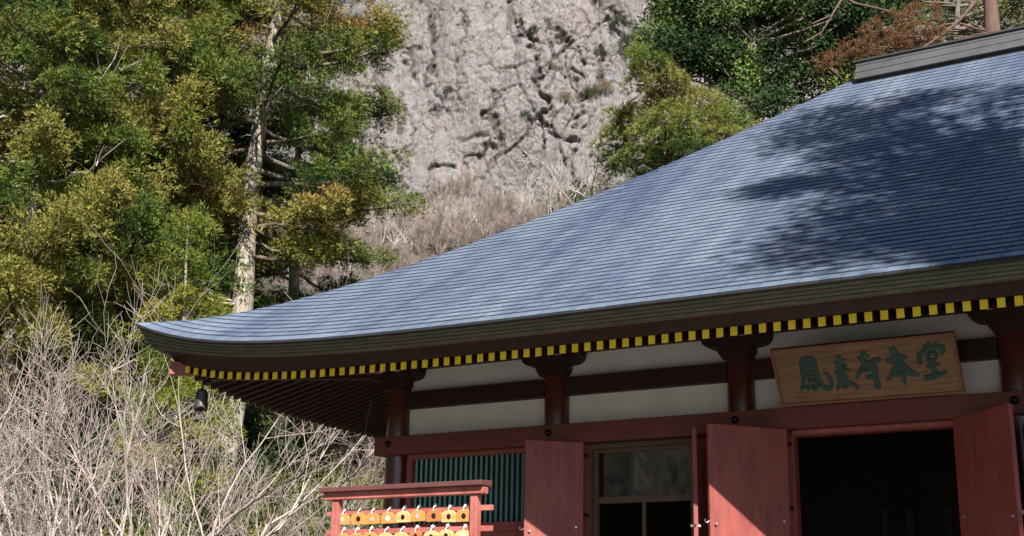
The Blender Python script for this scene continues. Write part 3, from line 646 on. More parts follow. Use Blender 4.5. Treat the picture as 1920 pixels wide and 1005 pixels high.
# ------------------------------------------------------------------ wind bell under the corner
def make_bell():
    c = np.array([-1.815, -1.815, 2.285])
    root = empty('wind_bell', tuple(c), 'weathered bronze wind bell hanging from the upturned eave corner', 'bell')
    b = MB(); n = 24; base = 0; prof_ = [(.094, .07), (.088, .09), (.083, .16), (.078, .235), (.070, .275), (.048, .302), (.014, .315), (.010, .335)]
    for i, (r, z) in enumerate(prof_):
        for j in range(n):
            t = 2*math.pi*j/n; zz = z
            if i == 0: zz = .03+.045*abs(math.sin(2*t))**.8      # scalloped mouth
            b.v.append((c[0]+r*math.cos(t), c[1]+r*math.sin(t), c[2]+zz))
    for i in range(len(prof_)-1):
        for j in range(n): a = i*n+j; q = i*n+(j+1) % n; b.f.append((a, q, q+n, a+n))
    o = b.build('bell_body', 'iron', root, smooth=True); s_ = o.modifiers.new('t', 'SOLIDIFY'); s_.thickness = .008
    b = MB()
    for z in (.10, .262):
        b.lathe([(.087-.06*(z-.1), z-.008), (.096-.09*(z-.1), z), (.087-.06*(z-.1), z+.008)], c, 20)
    b.build('bell_band', 'iron', root, smooth=True)
    b = MB(); b.tube([c+[0, 0, .33], c+[0, 0, .40]], .009, 6); b.tube([c+[.02*math.cos(t), -.02*math.cos(t), .40+.022+.022*math.sin(t)] for t in np.linspace(0, 6.28, 12)], .006, 6); b.tube([c+[0, 0, .435], c+[0, 0, .485]], .011, 6)
    b.build('hanger', 'black_metal', root)
    b = MB(); b.tube([c+[0, 0, .30], c+[0, 0, .03]], .006, 6); b.tube([c+[0, 0, .05], c+[0, 0, .03], c+[0, 0, .0]], [.008, .028, .02], 8); b.build('clapper', 'iron', root)
    b = MB(); b.box(c[0]-.022, c[0]+.022, c[1]-.004, c[1]+.004, c[2]-.06, c[2]+.002); b.build('wind_vane', 'steel', root)
make_bell()
# ------------------------------------------------------------------ rack of votive plaques
def make_rack():
    y = -4.86; root = empty('plaque_rack', (3.65, y, GZ+.03), 'red wooden rack with dark cap hung with votive plaques in front of the hall', 'rack')
    for x in (2.945, 4.365):
        b = MB(); b.box(x-.034, x+.034, y-.034, y+.034, GZ+.03, .7275); b.build('post', 'rack', root, bevel=.006)
    b = MB(); b.box(2.83, 4.465, y-.055, y+.03, .728, .7905); b.build('top_beam', 'rack', root, bevel=.005)
    cap = MB(); cap.hexa([(2.81, y-.10, .791), (4.475, y-.10, .791), (4.475, y+.07, .791), (2.81, y+.07, .791), (2.81, y-.10, .83), (4.475, y-.10, .83), (4.475, y+.07, .84), (2.81, y+.07, .84)])
    cap.build('cap', 'rack_cap', root, bevel=.004)
    zr = [.622, .457, .29, .12]
    for z in zr:
        b = MB(); b.box(2.805, 4.5, y+.036, y+.062, z-.022, z+.022); b.build('rail', 'rack', root, bevel=.003)
    specs = [  # material, disc, wording
        [('ema1', 'grey_disc', 'orange wooden votive plaque with grey print, beside the left post, upper rail'), ('ema1', 'ink', 'orange wooden votive plaque with round black mark, second along the upper rail'),
         ('ema1', 'grey_disc', 'orange wooden votive plaque with small grey print, third along the upper rail'), ('ema1', 'white_disc', 'orange wooden votive plaque with plain white disc on the upper rail'),
         ('ema2', 'ink', 'pale wooden votive plaque with large black disc and written sides, middle of upper rail'), ('ema1', 'grey_disc', 'orange wooden votive plaque with pale grey disc, sixth along the upper rail'),
         ('ema3', 'ink', 'reddish stained wooden votive plaque with dark disc on the upper rail'), ('ema2', 'ink', 'pale wooden votive plaque tilted beside the reddish one on the upper rail'),
         ('ema1', 'ink', 'orange wooden votive plaque with black disc and white spot, upper rail by right post')],
        [('ema1', 'ink', 'orange wooden votive plaque with black disc, beside the left post, lower rail'), ('ema1', 'ink', 'orange wooden votive plaque with black disc, second along the lower rail'),
         ('ema1', 'ink', 'orange wooden votive plaque with black disc, third along the lower rail'), ('ema2', 'ink', 'pale wooden votive plaque with black disc, fourth along the lower rail'),
         ('ema2', 'ink', 'pale wooden votive plaque with dark disc, middle of the lower rail'), ('ema3', 'ink', 'small reddish wooden votive plaque with black disc on the lower rail'),
         ('ema2', 'ink', 'pale wooden votive plaque with black disc beside the small reddish one, lower rail'), ('ema2', 'ink', 'pale wooden votive plaque with dark disc, second from the right post, lower rail'),
         ('ema2', 'white_disc', 'tall pale wooden votive plaque with white disc, lower rail by right post')]]
    rnd = random.Random(4)
    for r_ in range(2):
        for k in range(9):
            m_, dm, lab = specs[r_][k]; xc = 3.012+k*.1552+rnd.uniform(-.008, .008)-(.01 if r_ else 0); sc = 1.0+rnd.uniform(-.04, .07)
            if r_ == 1 and k == 5: sc = .82
            if r_ == 1 and k == 8: sc = 1.12
            za = zr[r_]-.002+rnd.uniform(-.010, .004); wd, ht = .152*sc, .098*sc; tilt = rnd.uniform(-.035, .035); lean = rnd.uniform(.06, .2)
            ex = np.array([math.cos(tilt), 0, math.sin(tilt)]); ey = np.array([-math.sin(tilt), -math.sin(lean), math.cos(lean)]); ey /= np.linalg.norm(ey); ez = np.cross(ex, ey)
            apex = np.array([xc, y+.012, za]); o_ = apex-ey*ht
            root_e = empty('votive_plaque', tuple(apex), lab, 'votive plaque', 'votive plaques on the rack')
            b = MB(); poly = [(-wd/2, 0), (wd/2, 0), (wd/2, ht*.70), (wd*.27, ht*.93), (0, ht), (-wd*.27, ht*.93), (-wd/2, ht*.70)]
            b.prism(poly, (o_, ex, ey, ez), .011); b.build('plaque', m_, root_e, bevel=.0015)
            rad = {'ink': .021, 'white_disc': .023, 'grey_disc': .019}[dm]*sc
            b = MB(); b.prism([(rad*math.cos(t), ht*.46+rad*1.05*math.sin(t)) for t in np.linspace(0, 2*math.pi, 20)[:-1]], (o_+ez*.0112, ex, ey, ez), .002); b.build('disc', dm, root_e)
            if dm == 'ink' and m_ != 'ema1' or (r_, k) in ((0, 8),):
                for sx in (-1, 1):
                    b = MB()
                    for q in range(3):
                        xx = sx*wd*(.24+.08*q); y0 = ht*(.22+.03*q); p_ = []
                        b.prism([(xx-.0018, y0), (xx+.0018, y0), (xx+.0018, ht*.66-.05*ht*q), (xx-.0018, ht*.66-.05*ht*q)], (o_+ez*.0112, ex, ey, ez), .0012)
                    b.build('written_lines', 'ema3', root_e)
            b = MB(); top = np.array([xc, y+.05, zr[r_]+.026])
            b.tube([apex-ey*.012+ez*.012, apex+ey*.012+ez*.006, np.array([xc-.006, y+.03, za+.03]), top+[-.005, 0, .006]], .0045, 6)
            b.tube([apex-ey*.012+ez*.012, apex+ey*.012+ez*.006, np.array([xc+.008, y+.03, za+.032]), top+[.006, .01, .004]], .0045, 6)
            kn = np.array([xc+rnd.uniform(-.006, .01), y+.028, za+.036]); b.tube([kn-[.012, 0, .006], kn, kn+[.014, -.004, .008]], [.005, .009, .004], 6)
            b.build('cord', 'cord', root_e)
make_rack()
# ------------------------------------------------------------------ trees
def frames(dirs, rng):
    """rotation matrices whose local z points along dirs, with random spin"""
    z = dirs/np.linalg.norm(dirs, axis=1)[:, None]; a = rng.normal(size=z.shape); x = a-z*(a*z).sum(1)[:, None]; x /= np.linalg.norm(x, axis=1)[:, None]
    return np.stack([x, np.cross(z, x), z], -1)
def tuft_tpl(rng, kind):
    """one foliage clump about 1 m across: blades (triangles) and their tip value"""
    V, T = [], []
    if kind == 'cedar':      # rounded cushion: short sprays all over a dome, larger green sprigs inside
        for _ in range(10):
            c = rng.normal(size=3)*np.array([.15, .15, .09]); e = rng.normal(size=3); e /= np.linalg.norm(e); s_ = np.cross(e, rng.normal(size=3)); s_ *= .06/np.linalg.norm(s_)
            V += [c-s_, c+s_, c+e*.18]; T += [.0, .0, .1]
        for _ in range(38):
            d = rng.normal(size=3); d[2] = abs(d[2])*1.1-.15; d /= np.linalg.norm(d); b0 = d*rng.uniform(.20, .38)*np.array([1, 1, .75])
            for k in range(4):
                p = b0+rng.normal(0, .03, 3); e = d*.9+rng.normal(size=3)*.33; e /= np.linalg.norm(e); l = rng.uniform(.09, .15); s_ = np.cross(e, rng.normal(size=3)); s_ *= .018/np.linalg.norm(s_)
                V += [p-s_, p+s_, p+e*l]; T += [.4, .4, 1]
    elif kind == 'pine':     # stars of long needles at the shoot tips
        for _ in range(15):
            d = rng.normal(size=3); d[2] = abs(d[2])*.9+.1; d /= np.linalg.norm(d); c = d*rng.uniform(.12, .42)*np.array([1, 1, .6])
            for k in range(13):
                e = d*.9+rng.normal(size=3)*.55; e /= np.linalg.norm(e); l = rng.uniform(.13, .22); s_ = np.cross(e, rng.normal(size=3)); s_ *= .010/np.linalg.norm(s_)
                V += [c-s_, c+s_, c+e*l]; T += [.3, .3, 1]
    else:                    # broad leaves
        for _ in range(75):
            d = rng.normal(size=3); d /= np.linalg.norm(d); c = d*rng.uniform(.1, .45)*np.array([1, 1, .8]); e = d*.7+rng.normal(size=3)*.6; e /= np.linalg.norm(e); l = rng.uniform(.07, .14)
            s_ = np.cross(e, rng.normal(size=3)); s_ *= l*.26/np.linalg.norm(s_)
            V += [c-s_, c+s_, c+e*l*.5+s_, c-s_, c+e*l*.5+s_, c+e*l]; T += [.5]*6
    return np.array(V), np.array(T)
_r_ = np.random.default_rng(77)
TPL = {k: [tuft_tpl(_r_, k) for _ in range(6)] for k in ('cedar', 'pine', 'leaf')}
def foliage(pos, dirs, scale, tint, kind, rng, tipgain=.25):
    pos = np.asarray(pos); dirs = np.asarray(dirs); scale = np.asarray(scale); tint = np.asarray(tint)
    which = rng.integers(0, 6, len(pos)); VV, TT = [], []
    for k in range(6):
        i = np.nonzero(which == k)[0]
        if not len(i): continue
        V, T = TPL[kind][k]; Rm = frames(dirs[i], rng)
        VV.append((pos[i][:, None]+np.einsum('nij,vj->nvi', Rm, V)*scale[i][:, None, None]).reshape(-1, 3))
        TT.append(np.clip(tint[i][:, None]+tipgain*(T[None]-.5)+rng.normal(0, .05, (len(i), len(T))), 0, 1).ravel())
    return np.concatenate(VV), np.concatenate(TT)
def fol_obj(name, parent, pos, dirs, scale, tint, kind, m, rng, tipgain=.25):
    V, T = foliage(pos, dirs, scale, tint, kind, rng, tipgain)
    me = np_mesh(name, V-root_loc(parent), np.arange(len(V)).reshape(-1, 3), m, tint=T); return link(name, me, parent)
def ground_at(p): return np.array([p[0], p[1], float(ground_z(p[0], p[1]))])
def cedar(u, d, r_max, z_low, z_full, height, seed, label, m='cedar', bias=.5, lean=(0, 0), trunk_r=.32, nbr=70, tuft=(.85, 1.35), dens=1., dead=6, group=None, name='cedar_tree', kind='cedar', gap=None, tmat='bark', name_pos=None, tvar=.17):
    """z_low..z_full: foliage starts and reaches full spread (heights above the foot)"""
    rng = np.random.default_rng(seed); p0 = at(u, 560, d) if name_pos is None else np.array(name_pos, float); foot = ground_at(p0); foot[2] -= .2
    root = empty(name, tuple(foot), label, 'tree', group)
    ln = np.array([lean[0], lean[1], 0.])
    def axis(h): return foot+np.array([0, 0, h])+ln*h+HR*(.12*math.sin(h*.5+seed))+HF*(.1*math.sin(h*.37+seed*2))
    hs = np.linspace(0, height, 26); b = MB(); b.tube([axis(h) for h in hs], [max(.03, trunk_r*(1-.85*(h/height))*(1+.25*math.exp(-h*1.2))*rng.uniform(.95, 1.05)) for h in hs], 12); b.build('trunk', tmat, root, smooth=True)
    pos, dr, sc, ti = [], [], [], []; lb = TB()
    for k in range(nbr):
        h = z_low+(height-z_low)*((k+rng.uniform(0, 1))/nbr)**1.05; az = k*2.4+rng.uniform(-.5, .5); q = (h-z_low)/(height-z_low)
        env = np.interp(h, [z_low, z_full, z_full+(height-z_full)*.45, height], [.62, 1, .72, .08]); L = r_max*env*rng.uniform(.72, 1.08)
        if gap is not None and gap(h, az): continue
        o = np.array([math.cos(az), math.sin(az), 0]); p = axis(h); pts = [p]; n = 7; wob = rng.normal(0, .12)
        side = np.array([-o[1], o[0], 0])
        for j in range(1, n+1):
            t = j/n; pts.append(p+o*L*t+side*wob*L*t*t+np.array([0, 0, L*(-.16*t+.22*t*t*t)+rng.normal(0, .04)]))
        lb.tube(pts, [max(.012, .022*L*(1-.8*j/n)) for j in range(n+1)], 5, cap=False)
        bt = bias+rng.normal(0, tvar)
        m_ = int(max(3, L*7.6*dens))
        for j in range(m_):
            t = rng.uniform(.22, 1.04)**.72; i0 = min(int(t*n), n-1); c = pts[i0]+(pts[i0+1]-pts[i0])*(t*n-i0)
            sp = (.15+.42*L*.28*math.sin(math.pi*min(t, .97))**.7); off = side*rng.normal(0, sp)+np.array([0, 0, rng.normal(.05, .16)])+o*rng.normal(0, .18)
            c = c+off; pos.append(c); dd = o*.55+np.array([0, 0, .85])+side*np.sign(off @ side)*.35+rng.normal(0, .22, 3); dr.append(dd)
            sc.append(rng.uniform(*tuft)*(.85+.25*t)); ti.append(bt+.16*(fbm(c[0]*.8, c[2]*.8+c[1], 2, seed)-.5)*2+.10*(t-.6)+rng.normal(0, .07))
            if rng.random() < .35: lb.tube([pts[max(i0-1, 0)], (pts[i0]+c)/2+[0, 0, -.05], c], [.02, .014, .008], 3, cap=False)
    for k in range(dead):
        h = rng.uniform(z_low*.55, z_low+(height-z_low)*.5); az = rng.uniform(0, 6.28); a0 = math.atan2(-HF[1], -HF[0]); az = a0+rng.uniform(-1.4, 1.4)
        o = np.array([math.cos(az), math.sin(az), 0]); L = r_max*rng.uniform(.45, .95); p = axis(h); pts = [p]; db = TB()
        for j in range(1, 8): t = j/7; pts.append(p+o*L*t+np.array([0, 0, L*(-.10*t+.25*t*t)])+rng.normal(0, .06, 3))
        db.tube(pts, [.045*(1-.75*j/7) for j in range(8)], 5)
        for s_ in range(5):
            i = rng.integers(2, 7); e = o*.5+rng.normal(0, .5, 3)+np.array([0, 0, .25]); l = L*rng.uniform(.15, .35); db.tube([pts[i], pts[i]+e*l*.5+rng.normal(0, .05, 3), pts[i]+e*l+[0, 0, .1*l]], [.02, .014, .006], 4)
        db.build('dead_branch', 'dead', root)
    lb.build('limbs', 'limb' if tmat == 'bark' else tmat, root)['kind'] = 'stuff'
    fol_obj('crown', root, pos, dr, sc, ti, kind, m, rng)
    return root
CG = 'cedar trees beside the hall'
def zrel(u, v, d):
    p = at(u, v, d); return p[2]-float(ground_z(p[0], p[1]))
cedar(437, 37, 5.0, zrel(437, 470, 37), zrel(437, 330, 37), 27, 11, 'tall olive-green cedar with bare pale trunk rising behind the eave corner', bias=.45, lean=(.03*HR[0], .03*HR[1]), trunk_r=.42, nbr=90, dens=.82, dead=6, group=CG, gap=lambda h, az: (h < zrel(437, 425, 37) or zrel(437, 345, 37) < h < zrel(437, 235, 37)) and math.cos(az-math.atan2(-HF[1], -HF[0])) > .55)
cedar(205, 35, 4.2, zrel(205, 730, 35), zrel(205, 540, 35), 26, 12, 'golden-brown tinged cedar standing between the pale-trunked cedar and its outer neighbour', bias=.49, trunk_r=.36, nbr=94, dens=.9, dead=3, group=CG)
cedar(45, 33, 4.2, zrel(45, 720, 33), zrel(45, 530, 33), 25, 13, 'golden cedar with broken pale limbs at the outer end of the row', bias=.5, trunk_r=.36, nbr=90, dens=.88, dead=4, group=CG)
cedar(-150, 34, 4.6, 4, 7, 25, 14, 'golden-green cedar mostly cut off at the edge of the grove', bias=.55, nbr=44, dead=4, group=CG, dens=.5, tuft=(1.1, 1.5))
cedar(330, 41, 4.4, zrel(330, 600, 41), zrel(330, 400, 41), 28, 15, 'darker green cedar filling the gap behind the pale-trunked cedar', bias=.22, nbr=64, dead=3, group=CG, dens=.58, tuft=(1.1, 1.6))
cedar(120, 42, 4.6, zrel(120, 600, 42), zrel(120, 400, 42), 29, 16, 'dark green cedar behind the golden cedars', bias=.25, nbr=64, dead=3, group=CG, dens=.58, tuft=(1.1, 1.6))
cedar(345, 31.5, 1.9, 1.5, 3.2, zrel(345, 395, 31.5), 17, 'bright yellow-green young cedar just behind the eave tip', m='cedar_green', bias=.58, trunk_r=.13, nbr=60, tuft=(.6, .9), dens=1.15, dead=0)
cedar(545, 47, 4.0, zrel(560, 640, 47), zrel(560, 480, 47), 17, 18, 'dark green cedar low behind the pale-trunked cedar', bias=.2, nbr=50, dead=3, group=CG, dens=.7, tuft=(.9, 1.3))
# evergreens behind the roof on the right
def pads_tree(name, label, foot, trunk_pts, trunk_r, pads, kind, m, tmat, seed, bias=.5, tuft=(.6, .9), group=None, per=26, tipgain=.25, limb_r=.06, tvar=.12, hub=.65, limbs=()):
    """a tree given by its trunk line and foliage pads (centre, radii): a limb runs to each pad"""
    rng = np.random.default_rng(seed); root = empty(name, tuple(foot), label, 'tree', group); n = len(trunk_pts)
    b = MB(); b.tube([np.array(p) for p in trunk_pts], [trunk_r*(1-.75*i/(n-1)) for i in range(n)], 12); b.build('trunk', tmat, root, smooth=True)
    TP = np.array(trunk_pts, float); lb = TB(); pos, dr, sc, ti = [], [], [], []
    for c, rad in pads:
        c = np.array(c); rad = np.array(rad); zt = c[2]-hub*np.linalg.norm((c-TP[np.argmin(np.linalg.norm(TP-c, axis=1))])[:2])*.5
        i = int(np.argmin(np.abs(TP[:, 2]-zt))); p = TP[i]; mid = (p+c)/2+np.array([0, 0, -.1])+rng.normal(0, .15, 3)
        lb.tube([p, p*.7+mid*.3+rng.normal(0, .08, 3), mid, mid*.4+c*.6+rng.normal(0, .1, 3), c], [limb_r*1.3, limb_r, limb_r*.8, limb_r*.6, limb_r*.35], 6, cap=False)
        k = max(3, int(per*rad[0]*rad[1]*(rad[2]+.5)**.5)); bt = bias+rng.normal(0, tvar)
        for _ in range(k):
            q = rng.normal(size=3); q /= np.linalg.norm(q); q *= rng.uniform(.25, 1)**.5; x = c+q*rad; pos.append(x); dr.append(q*.7+np.array([0, 0, .8])+rng.normal(0, .25, 3)); sc.append(rng.uniform(*tuft)); ti.append(bt+.12*q[2]+rng.normal(0, .08))
            if rng.random() < .4: lb.tube([c+(mid-c)*.25*rng.random(), (c+x)/2+rng.normal(0, .05, 3), x], [.022, .014, .007], 3, cap=False)
    for li in limbs: lb.tube([at(*q) for q in li[1]], np.linspace(li[0], li[0]*.5, len(li[1])), 7)
    lb.build('limbs', tmat, root)['kind'] = 'stuff'; fol_obj('crown', root, pos, dr, sc, ti, kind, m, rng, tipgain)
    return root
def px_pads(lst, rng, dz=1.2):
    """foliage pads listed by photo position, depth and size in metres"""
    out = []
    for u, v, d, r in lst: out.append((at(u, v, d+rng.uniform(-dz, dz)), (r*rng.uniform(.9, 1.2), r*rng.uniform(.9, 1.2), r*rng.uniform(.6, .8))))
    return out
rg = np.random.default_rng(3)
def trunk_line(u0, v0, u1, v1, d, n=8):
    foot = ground_at(at(u0, v0, d)); top = at(u1, v1, d); a = foot-[0, 0, .2]
    low = at(u0, v0, d)
    P = [a+(low-a)*t for t in np.linspace(0, 1, 4)[:-1]]+[low+(top-low)*t for t in np.linspace(0, 1, n)]
    return foot, P
ft, tl = trunk_line(1270, 320, 1255, 120, 38)
pp = px_pads([(1215, 120, 38, .65), (1245, 160, 38, .7), (1205, 190, 38, .75), (1270, 185, 38, .7), (1310, 200, 38, .75), (1250, 225, 37, .85), (1190, 235, 38, .8), (1340, 215, 38, .65), (1300, 245, 37, .9), (1365, 225, 38, .6), (1390, 240, 38, .55), (1350, 260, 37, .7),
               (1225, 270, 37, .85), (1165, 255, 39, .6), (1150, 225, 39, .45), (1280, 290, 37, .8), (1200, 300, 38, .8), (1160, 300, 39, .7), (1240, 320, 38, .8), (1320, 280, 38, .7), (1200, 150, 39, .5), (1135, 270, 39, .35), (1195, 100, 39, .35)], rg)
pads_tree('pine_tree', 'bright yellow-green pine against the cliff just above the roof hip', ft, tl, .2, pp, 'pine', 'pine', 'pinebark', 31, bias=.66, tuft=(.62, 1.0), per=46, tvar=.2)
ft, tl = trunk_line(1420, 260, 1400, -140, 43)
pl = [(1300+rg.uniform(-70, 330), rg.uniform(-40, 200), 43+rg.uniform(-1.5, 2.5), rg.uniform(.7, 1.25)) for _ in range(72)]
pl = [(u, v, d, r) for u, v, d, r in pl if not (u < 1290 and v > 120)]
pads_tree('evergreen_tree', 'large very dark evergreen tree behind the pine, with brighter sprays of leaves', ft, tl, .34, px_pads(pl, rg), 'leaf', 'darkpine', 'limb', 32, bias=.6, tuft=(1.0, 1.45), per=10.5, tvar=.26)
ft, tl = trunk_line(1585, 200, 1600, -120, 46)
pl = [(1590+rg.uniform(-110, 130), rg.uniform(-40, 150), 46+rg.uniform(-2, 2), rg.uniform(.5, 1.0)) for _ in range(34)]
pads_tree('evergreen_tree', 'mid green evergreen tree behind the ridge end, thin with branches showing', ft, tl, .25, px_pads(pl, rg), 'pine', 'darkpine', 'pinebark', 33, bias=.62, tuft=(.7, 1.1), per=20, tvar=.2)
ft, tl = trunk_line(1243, 180, 1250, -60, 60)
pl = [(1243+rg.uniform(-26, 30)*(.5+(v_+60)/160), v_, 60, rg.uniform(.5, .8)) for v_ in np.linspace(-50, 130, 34)]
pads_tree('cedar_tree', 'rusty brown cedar at the edge of the cliff', ft, tl, .25, px_pads(pl, rg), 'cedar', 'brownfol', 'bark', 34, bias=.6, tuft=(.8, 1.2), per=18)
# red pine whose trunk and dead brown branches show above the ridge
ft, tl = trunk_line(1860, 60, 1848, -160, 40)
pp = px_pads([(1700, 70, 39, .8), (1660, 90, 39, .7), (1740, 55, 39, .6), (1620, 110, 39.5, .5), (1570, 110, 39.5, .5), (1545, 120, 39.5, .4), (1690, 40, 39.5, .6), (1640, 60, 40, .5), (1760, 85, 40, .45), (1730, 20, 40, .5), (1600, 90, 40, .4)], rg, .5)
pads_tree('red_pine', 'red-barked pine behind the ridge with dead rust-brown needles on its limbs', ft, tl, .36, pp, 'pine', 'deadfol', 'pinebark', 35, bias=.55, tuft=(.45, .75), per=44, limb_r=.028, limbs=[(.075, [(1846, -60, 40), (1832, 0, 39.8), (1795, 42, 39.5), (1765, 66, 39.2), (1726, 92, 39)]), (.05, [(1858, 58, 40), (1830, 54, 39.9), (1800, 44, 39.6), (1770, 46, 39.3), (1735, 58, 39)]), (.06, [(1540, -30, 39), (1601, 6, 39.2), (1650, 17, 39.4), (1699, 30, 39.6)]), (.05, [(1590, -40, 39), (1577, 0, 39), (1560, 28, 38.8), (1522, 45, 38.6)]), (.035, [(1562, 26, 38.8), (1541, 60, 38.8), (1507, 80, 38.6)]), (.045, [(1846, -90, 40), (1760, -60, 39.5), (1650, -50, 39.2), (1540, -30, 39)])])
ft, tl = trunk_line(1790, 110, 1800, -60, 47)
pl = [(1700+rg.uniform(-230, 260), rg.uniform(-30, 110), 47+rg.uniform(-2, 3), rg.uniform(.6, 1.0)) for _ in range(48)]
pads_tree('broadleaf_tree', 'bright green broadleaf tree seen between the red pine limbs', ft, tl, .2, px_pads(pl, rg), 'leaf', 'bush', 'limb', 36, bias=.42, tuft=(.8, 1.2), per=14, tvar=.2)
# ------------------------------------------------------------------ bare trees
def bare_mesh(seed, height, stems=4, r0=.07, spread=.55, levels=4, kids=(5, 6, 5, 4), up=.12, lean=(0, 0), rmin=.005):
    rng = np.random.default_rng(seed); b = TB()
    def grow(p, d, L, r, lv):
        n = (6, 5, 4, 3, 2)[lv]; pts = [p]; dirs = [d]; J = rng.normal(0, .09+.03*lv, (n, 3)); J[:, 2] += up*(1 if lv else .3)
        for j in range(n):
            d = d+J[j]; d = d/math.sqrt(d @ d); p = p+d*(L/n); pts.append(p); dirs.append(d)
        r1 = max(r*.5, rmin*.7); b.tube(pts, np.linspace(r, r1, n+1), (7, 5, 4, 3, 3)[lv])
        if lv == levels: return
        for k in range(kids[lv]):
            t = rng.uniform(.25, 1.0) if k else 1.0; i = min(int(t*n), n-1); q = pts[i]+(pts[i+1]-pts[i])*(t*n-i); dd = dirs[i]
            s_ = rng.normal(size=3); s_ = s_-dd*(s_ @ dd); s_ = s_/math.sqrt(s_ @ s_); a = rng.uniform(.3, .8) if k else rng.uniform(.05, .3)
            grow(q, dd*math.cos(a)+s_*math.sin(a), L*rng.uniform(.45, .75), max(rmin, (r+(r1-r)*t)*rng.uniform(.5, .75)), lv+1)
    for k in range(stems):
        a = 2*math.pi*(k+rng.uniform(-.3, .3))/stems; sp = rng.uniform(.3, 1)*spread; d = np.array([math.cos(a)*sp+lean[0], math.sin(a)*sp+lean[1], 1.]); d /= np.linalg.norm(d)
        grow(np.array([math.cos(a)*.1, math.sin(a)*.1, -.1]), d, height*rng.uniform(.42, .55), r0*rng.uniform(.75, 1.1), 0)
    V, Fc = b.arrays(); me = np_mesh('branches', V, Fc, 'twig', smooth=True); me.materials.clear(); return me
def bare_tree(name, me, m, foot, rz, sc, label, group=None):
    o = bpy.data.objects.new(name, me); COL.objects.link(o)
    if not me.materials: me.materials.append(M[m])
    o.location = foot; o.rotation_euler = (0, 0, rz); o.scale = (sc, sc, sc); return tag(o, label, 'tree', group)
for i, (u, d, h, stems, seed, lean, lab) in enumerate([
        (330, 21, 8.0, 5, 101, (.0, 0), 'pale leafless tree with several stems fanning up below the eave tip'),
        (105, 22, 8.2, 5, 102, (0, 0), 'tall pale leafless tree with dense pinkish twigs before the golden cedars'),
        (-40, 20, 7.2, 4, 103, (.15, 0), 'pale leafless tree leaning in at the edge of the grove'),
        (575, 25, 5.6, 6, 114, (-.15, .1), 'low pale leafless tree arching out behind the plaque rack'),
        (215, 26, 7.6, 5, 105, (0, 0), 'pale leafless tree standing behind the fan-shaped one')]):
    me = bare_mesh(seed, h*.88, stems, .068, .70, 4, (4, 4, 4, 3), .075, lean, .0042); ft = ground_at(at(u, 900, d)); bare_tree('bare_tree', me, 'twig', tuple(ft), 0, 1, lab)
# shrubs on the hillside under the cliff
SH = [bare_mesh(200+k, 5.0, 5, .05, .8, 4, (4, 5, 5, 4), .07, rmin=.012) for k in range(3)]
SW = [bare_mesh(220+k, 6.5, 4, .10, .8, 3, (4, 4, 3), .05, rmin=.017) for k in range(3)]
rg = np.random.default_rng(9)
n = 0
for k in range(400):
    u, d = rg.uniform(560, 1200), rg.uniform(64, 109); p = ground_at(at(u, 400, d)); uu, vv = project(p+[0, 0, 2.5])
    if vv > 640-(uu-400)*.36+40 or n >= 48: continue
    bare_tree('bare_shrub', SH[k % 3], 'twig_pink', tuple(p), rg.uniform(0, 6.28), rg.uniform(.4, .75), 'pinkish brown leafless shrub in the thicket below the cliff', 'shrubs below the cliff'); n += 1
for k, (u, d, sc) in enumerate([(1060, 100, 1.15), (1110, 99, 1.35), (1020, 103, .9), (955, 98, .8), (720, 92, .8), (860, 94, .7), (660, 80, .8), (780, 93, .6), (830, 97, .55), (910, 96, .6), (985, 99, .65), (745, 96, .55), (1035, 99, .8)]):
    bare_tree('white_bare_tree', SW[k % 3], 'twig_white', tuple(ground_at(at(u, 350, d))), rg.uniform(0, 6.28), sc, 'white-barked leafless tree among the shrubs below the cliff', 'white-barked trees below the cliff')
# ------------------------------------------------------------------ undergrowth on the bank at the left
BUSH = {}
def bush(u, d, r, seed, m, bias, label, kind='leaf', group='bushes on the bank', h=1.0, spot=None):
    """leaves and stems are modelled at unit size, a few variants of each kind"""
    big = r > 2.2 and spot is None and d < 40; q1 = 2.9 if big else 1.7; key = (m, round(bias, 2), round(h, 1), seed % 2, big); p = ground_at(at(u, 700, d)) if spot is None else np.array(spot, float); root = empty('bush', tuple(p), label, 'bush', group)
    rs = np.random.default_rng(seed)
    if key not in BUSH:
        rng = np.random.default_rng(seed); b = TB(); pos, dr, sc, ti = [], [], [], []; z0 = np.zeros(3)
        for k in range(9):
            a = rng.uniform(0, 6.28); t = np.array([math.cos(a)*q1*.6*rng.random(), math.sin(a)*q1*.6*rng.random(), q1*1.2*h]); b.tube([z0-[0, 0, .1], t/2+rng.normal(0, .1, 3), t], [.03, .02, .008], 4)
        for k in range(260 if big else 100):
            q = rng.normal(size=3); q /= np.linalg.norm(q); q[2] = abs(q[2]); x = q*np.array([q1, q1, q1*1.35*h])*rng.uniform(.45, 1.05)*(.8+.4*fbm(q[0]*2, q[1]*2+q[2], 2, seed))+[0, 0, .15]
            pos.append(x); dr.append(q+[0, 0, .4]); sc.append(rng.uniform(.65, 1.1)); ti.append(bias+.2*(fbm(x[0], x[2], 2, seed)-.5)*2+rng.normal(0, .1))
        V, Fc = b.arrays(); V2, T2 = foliage(pos, dr, sc, ti, kind, rng)
        BUSH[key] = (np_mesh('stems', V, Fc, 'limb'), np_mesh('leaves', V2, np.arange(len(V2)).reshape(-1, 3), m, tint=T2))
    a, b = BUSH[key]
    root.scale = [r/q1]*3; root.rotation_euler = (0, 0, rs.uniform(0, 6.28)); link('stems', a, root); link('leaves', b, root)
rg = np.random.default_rng(21)
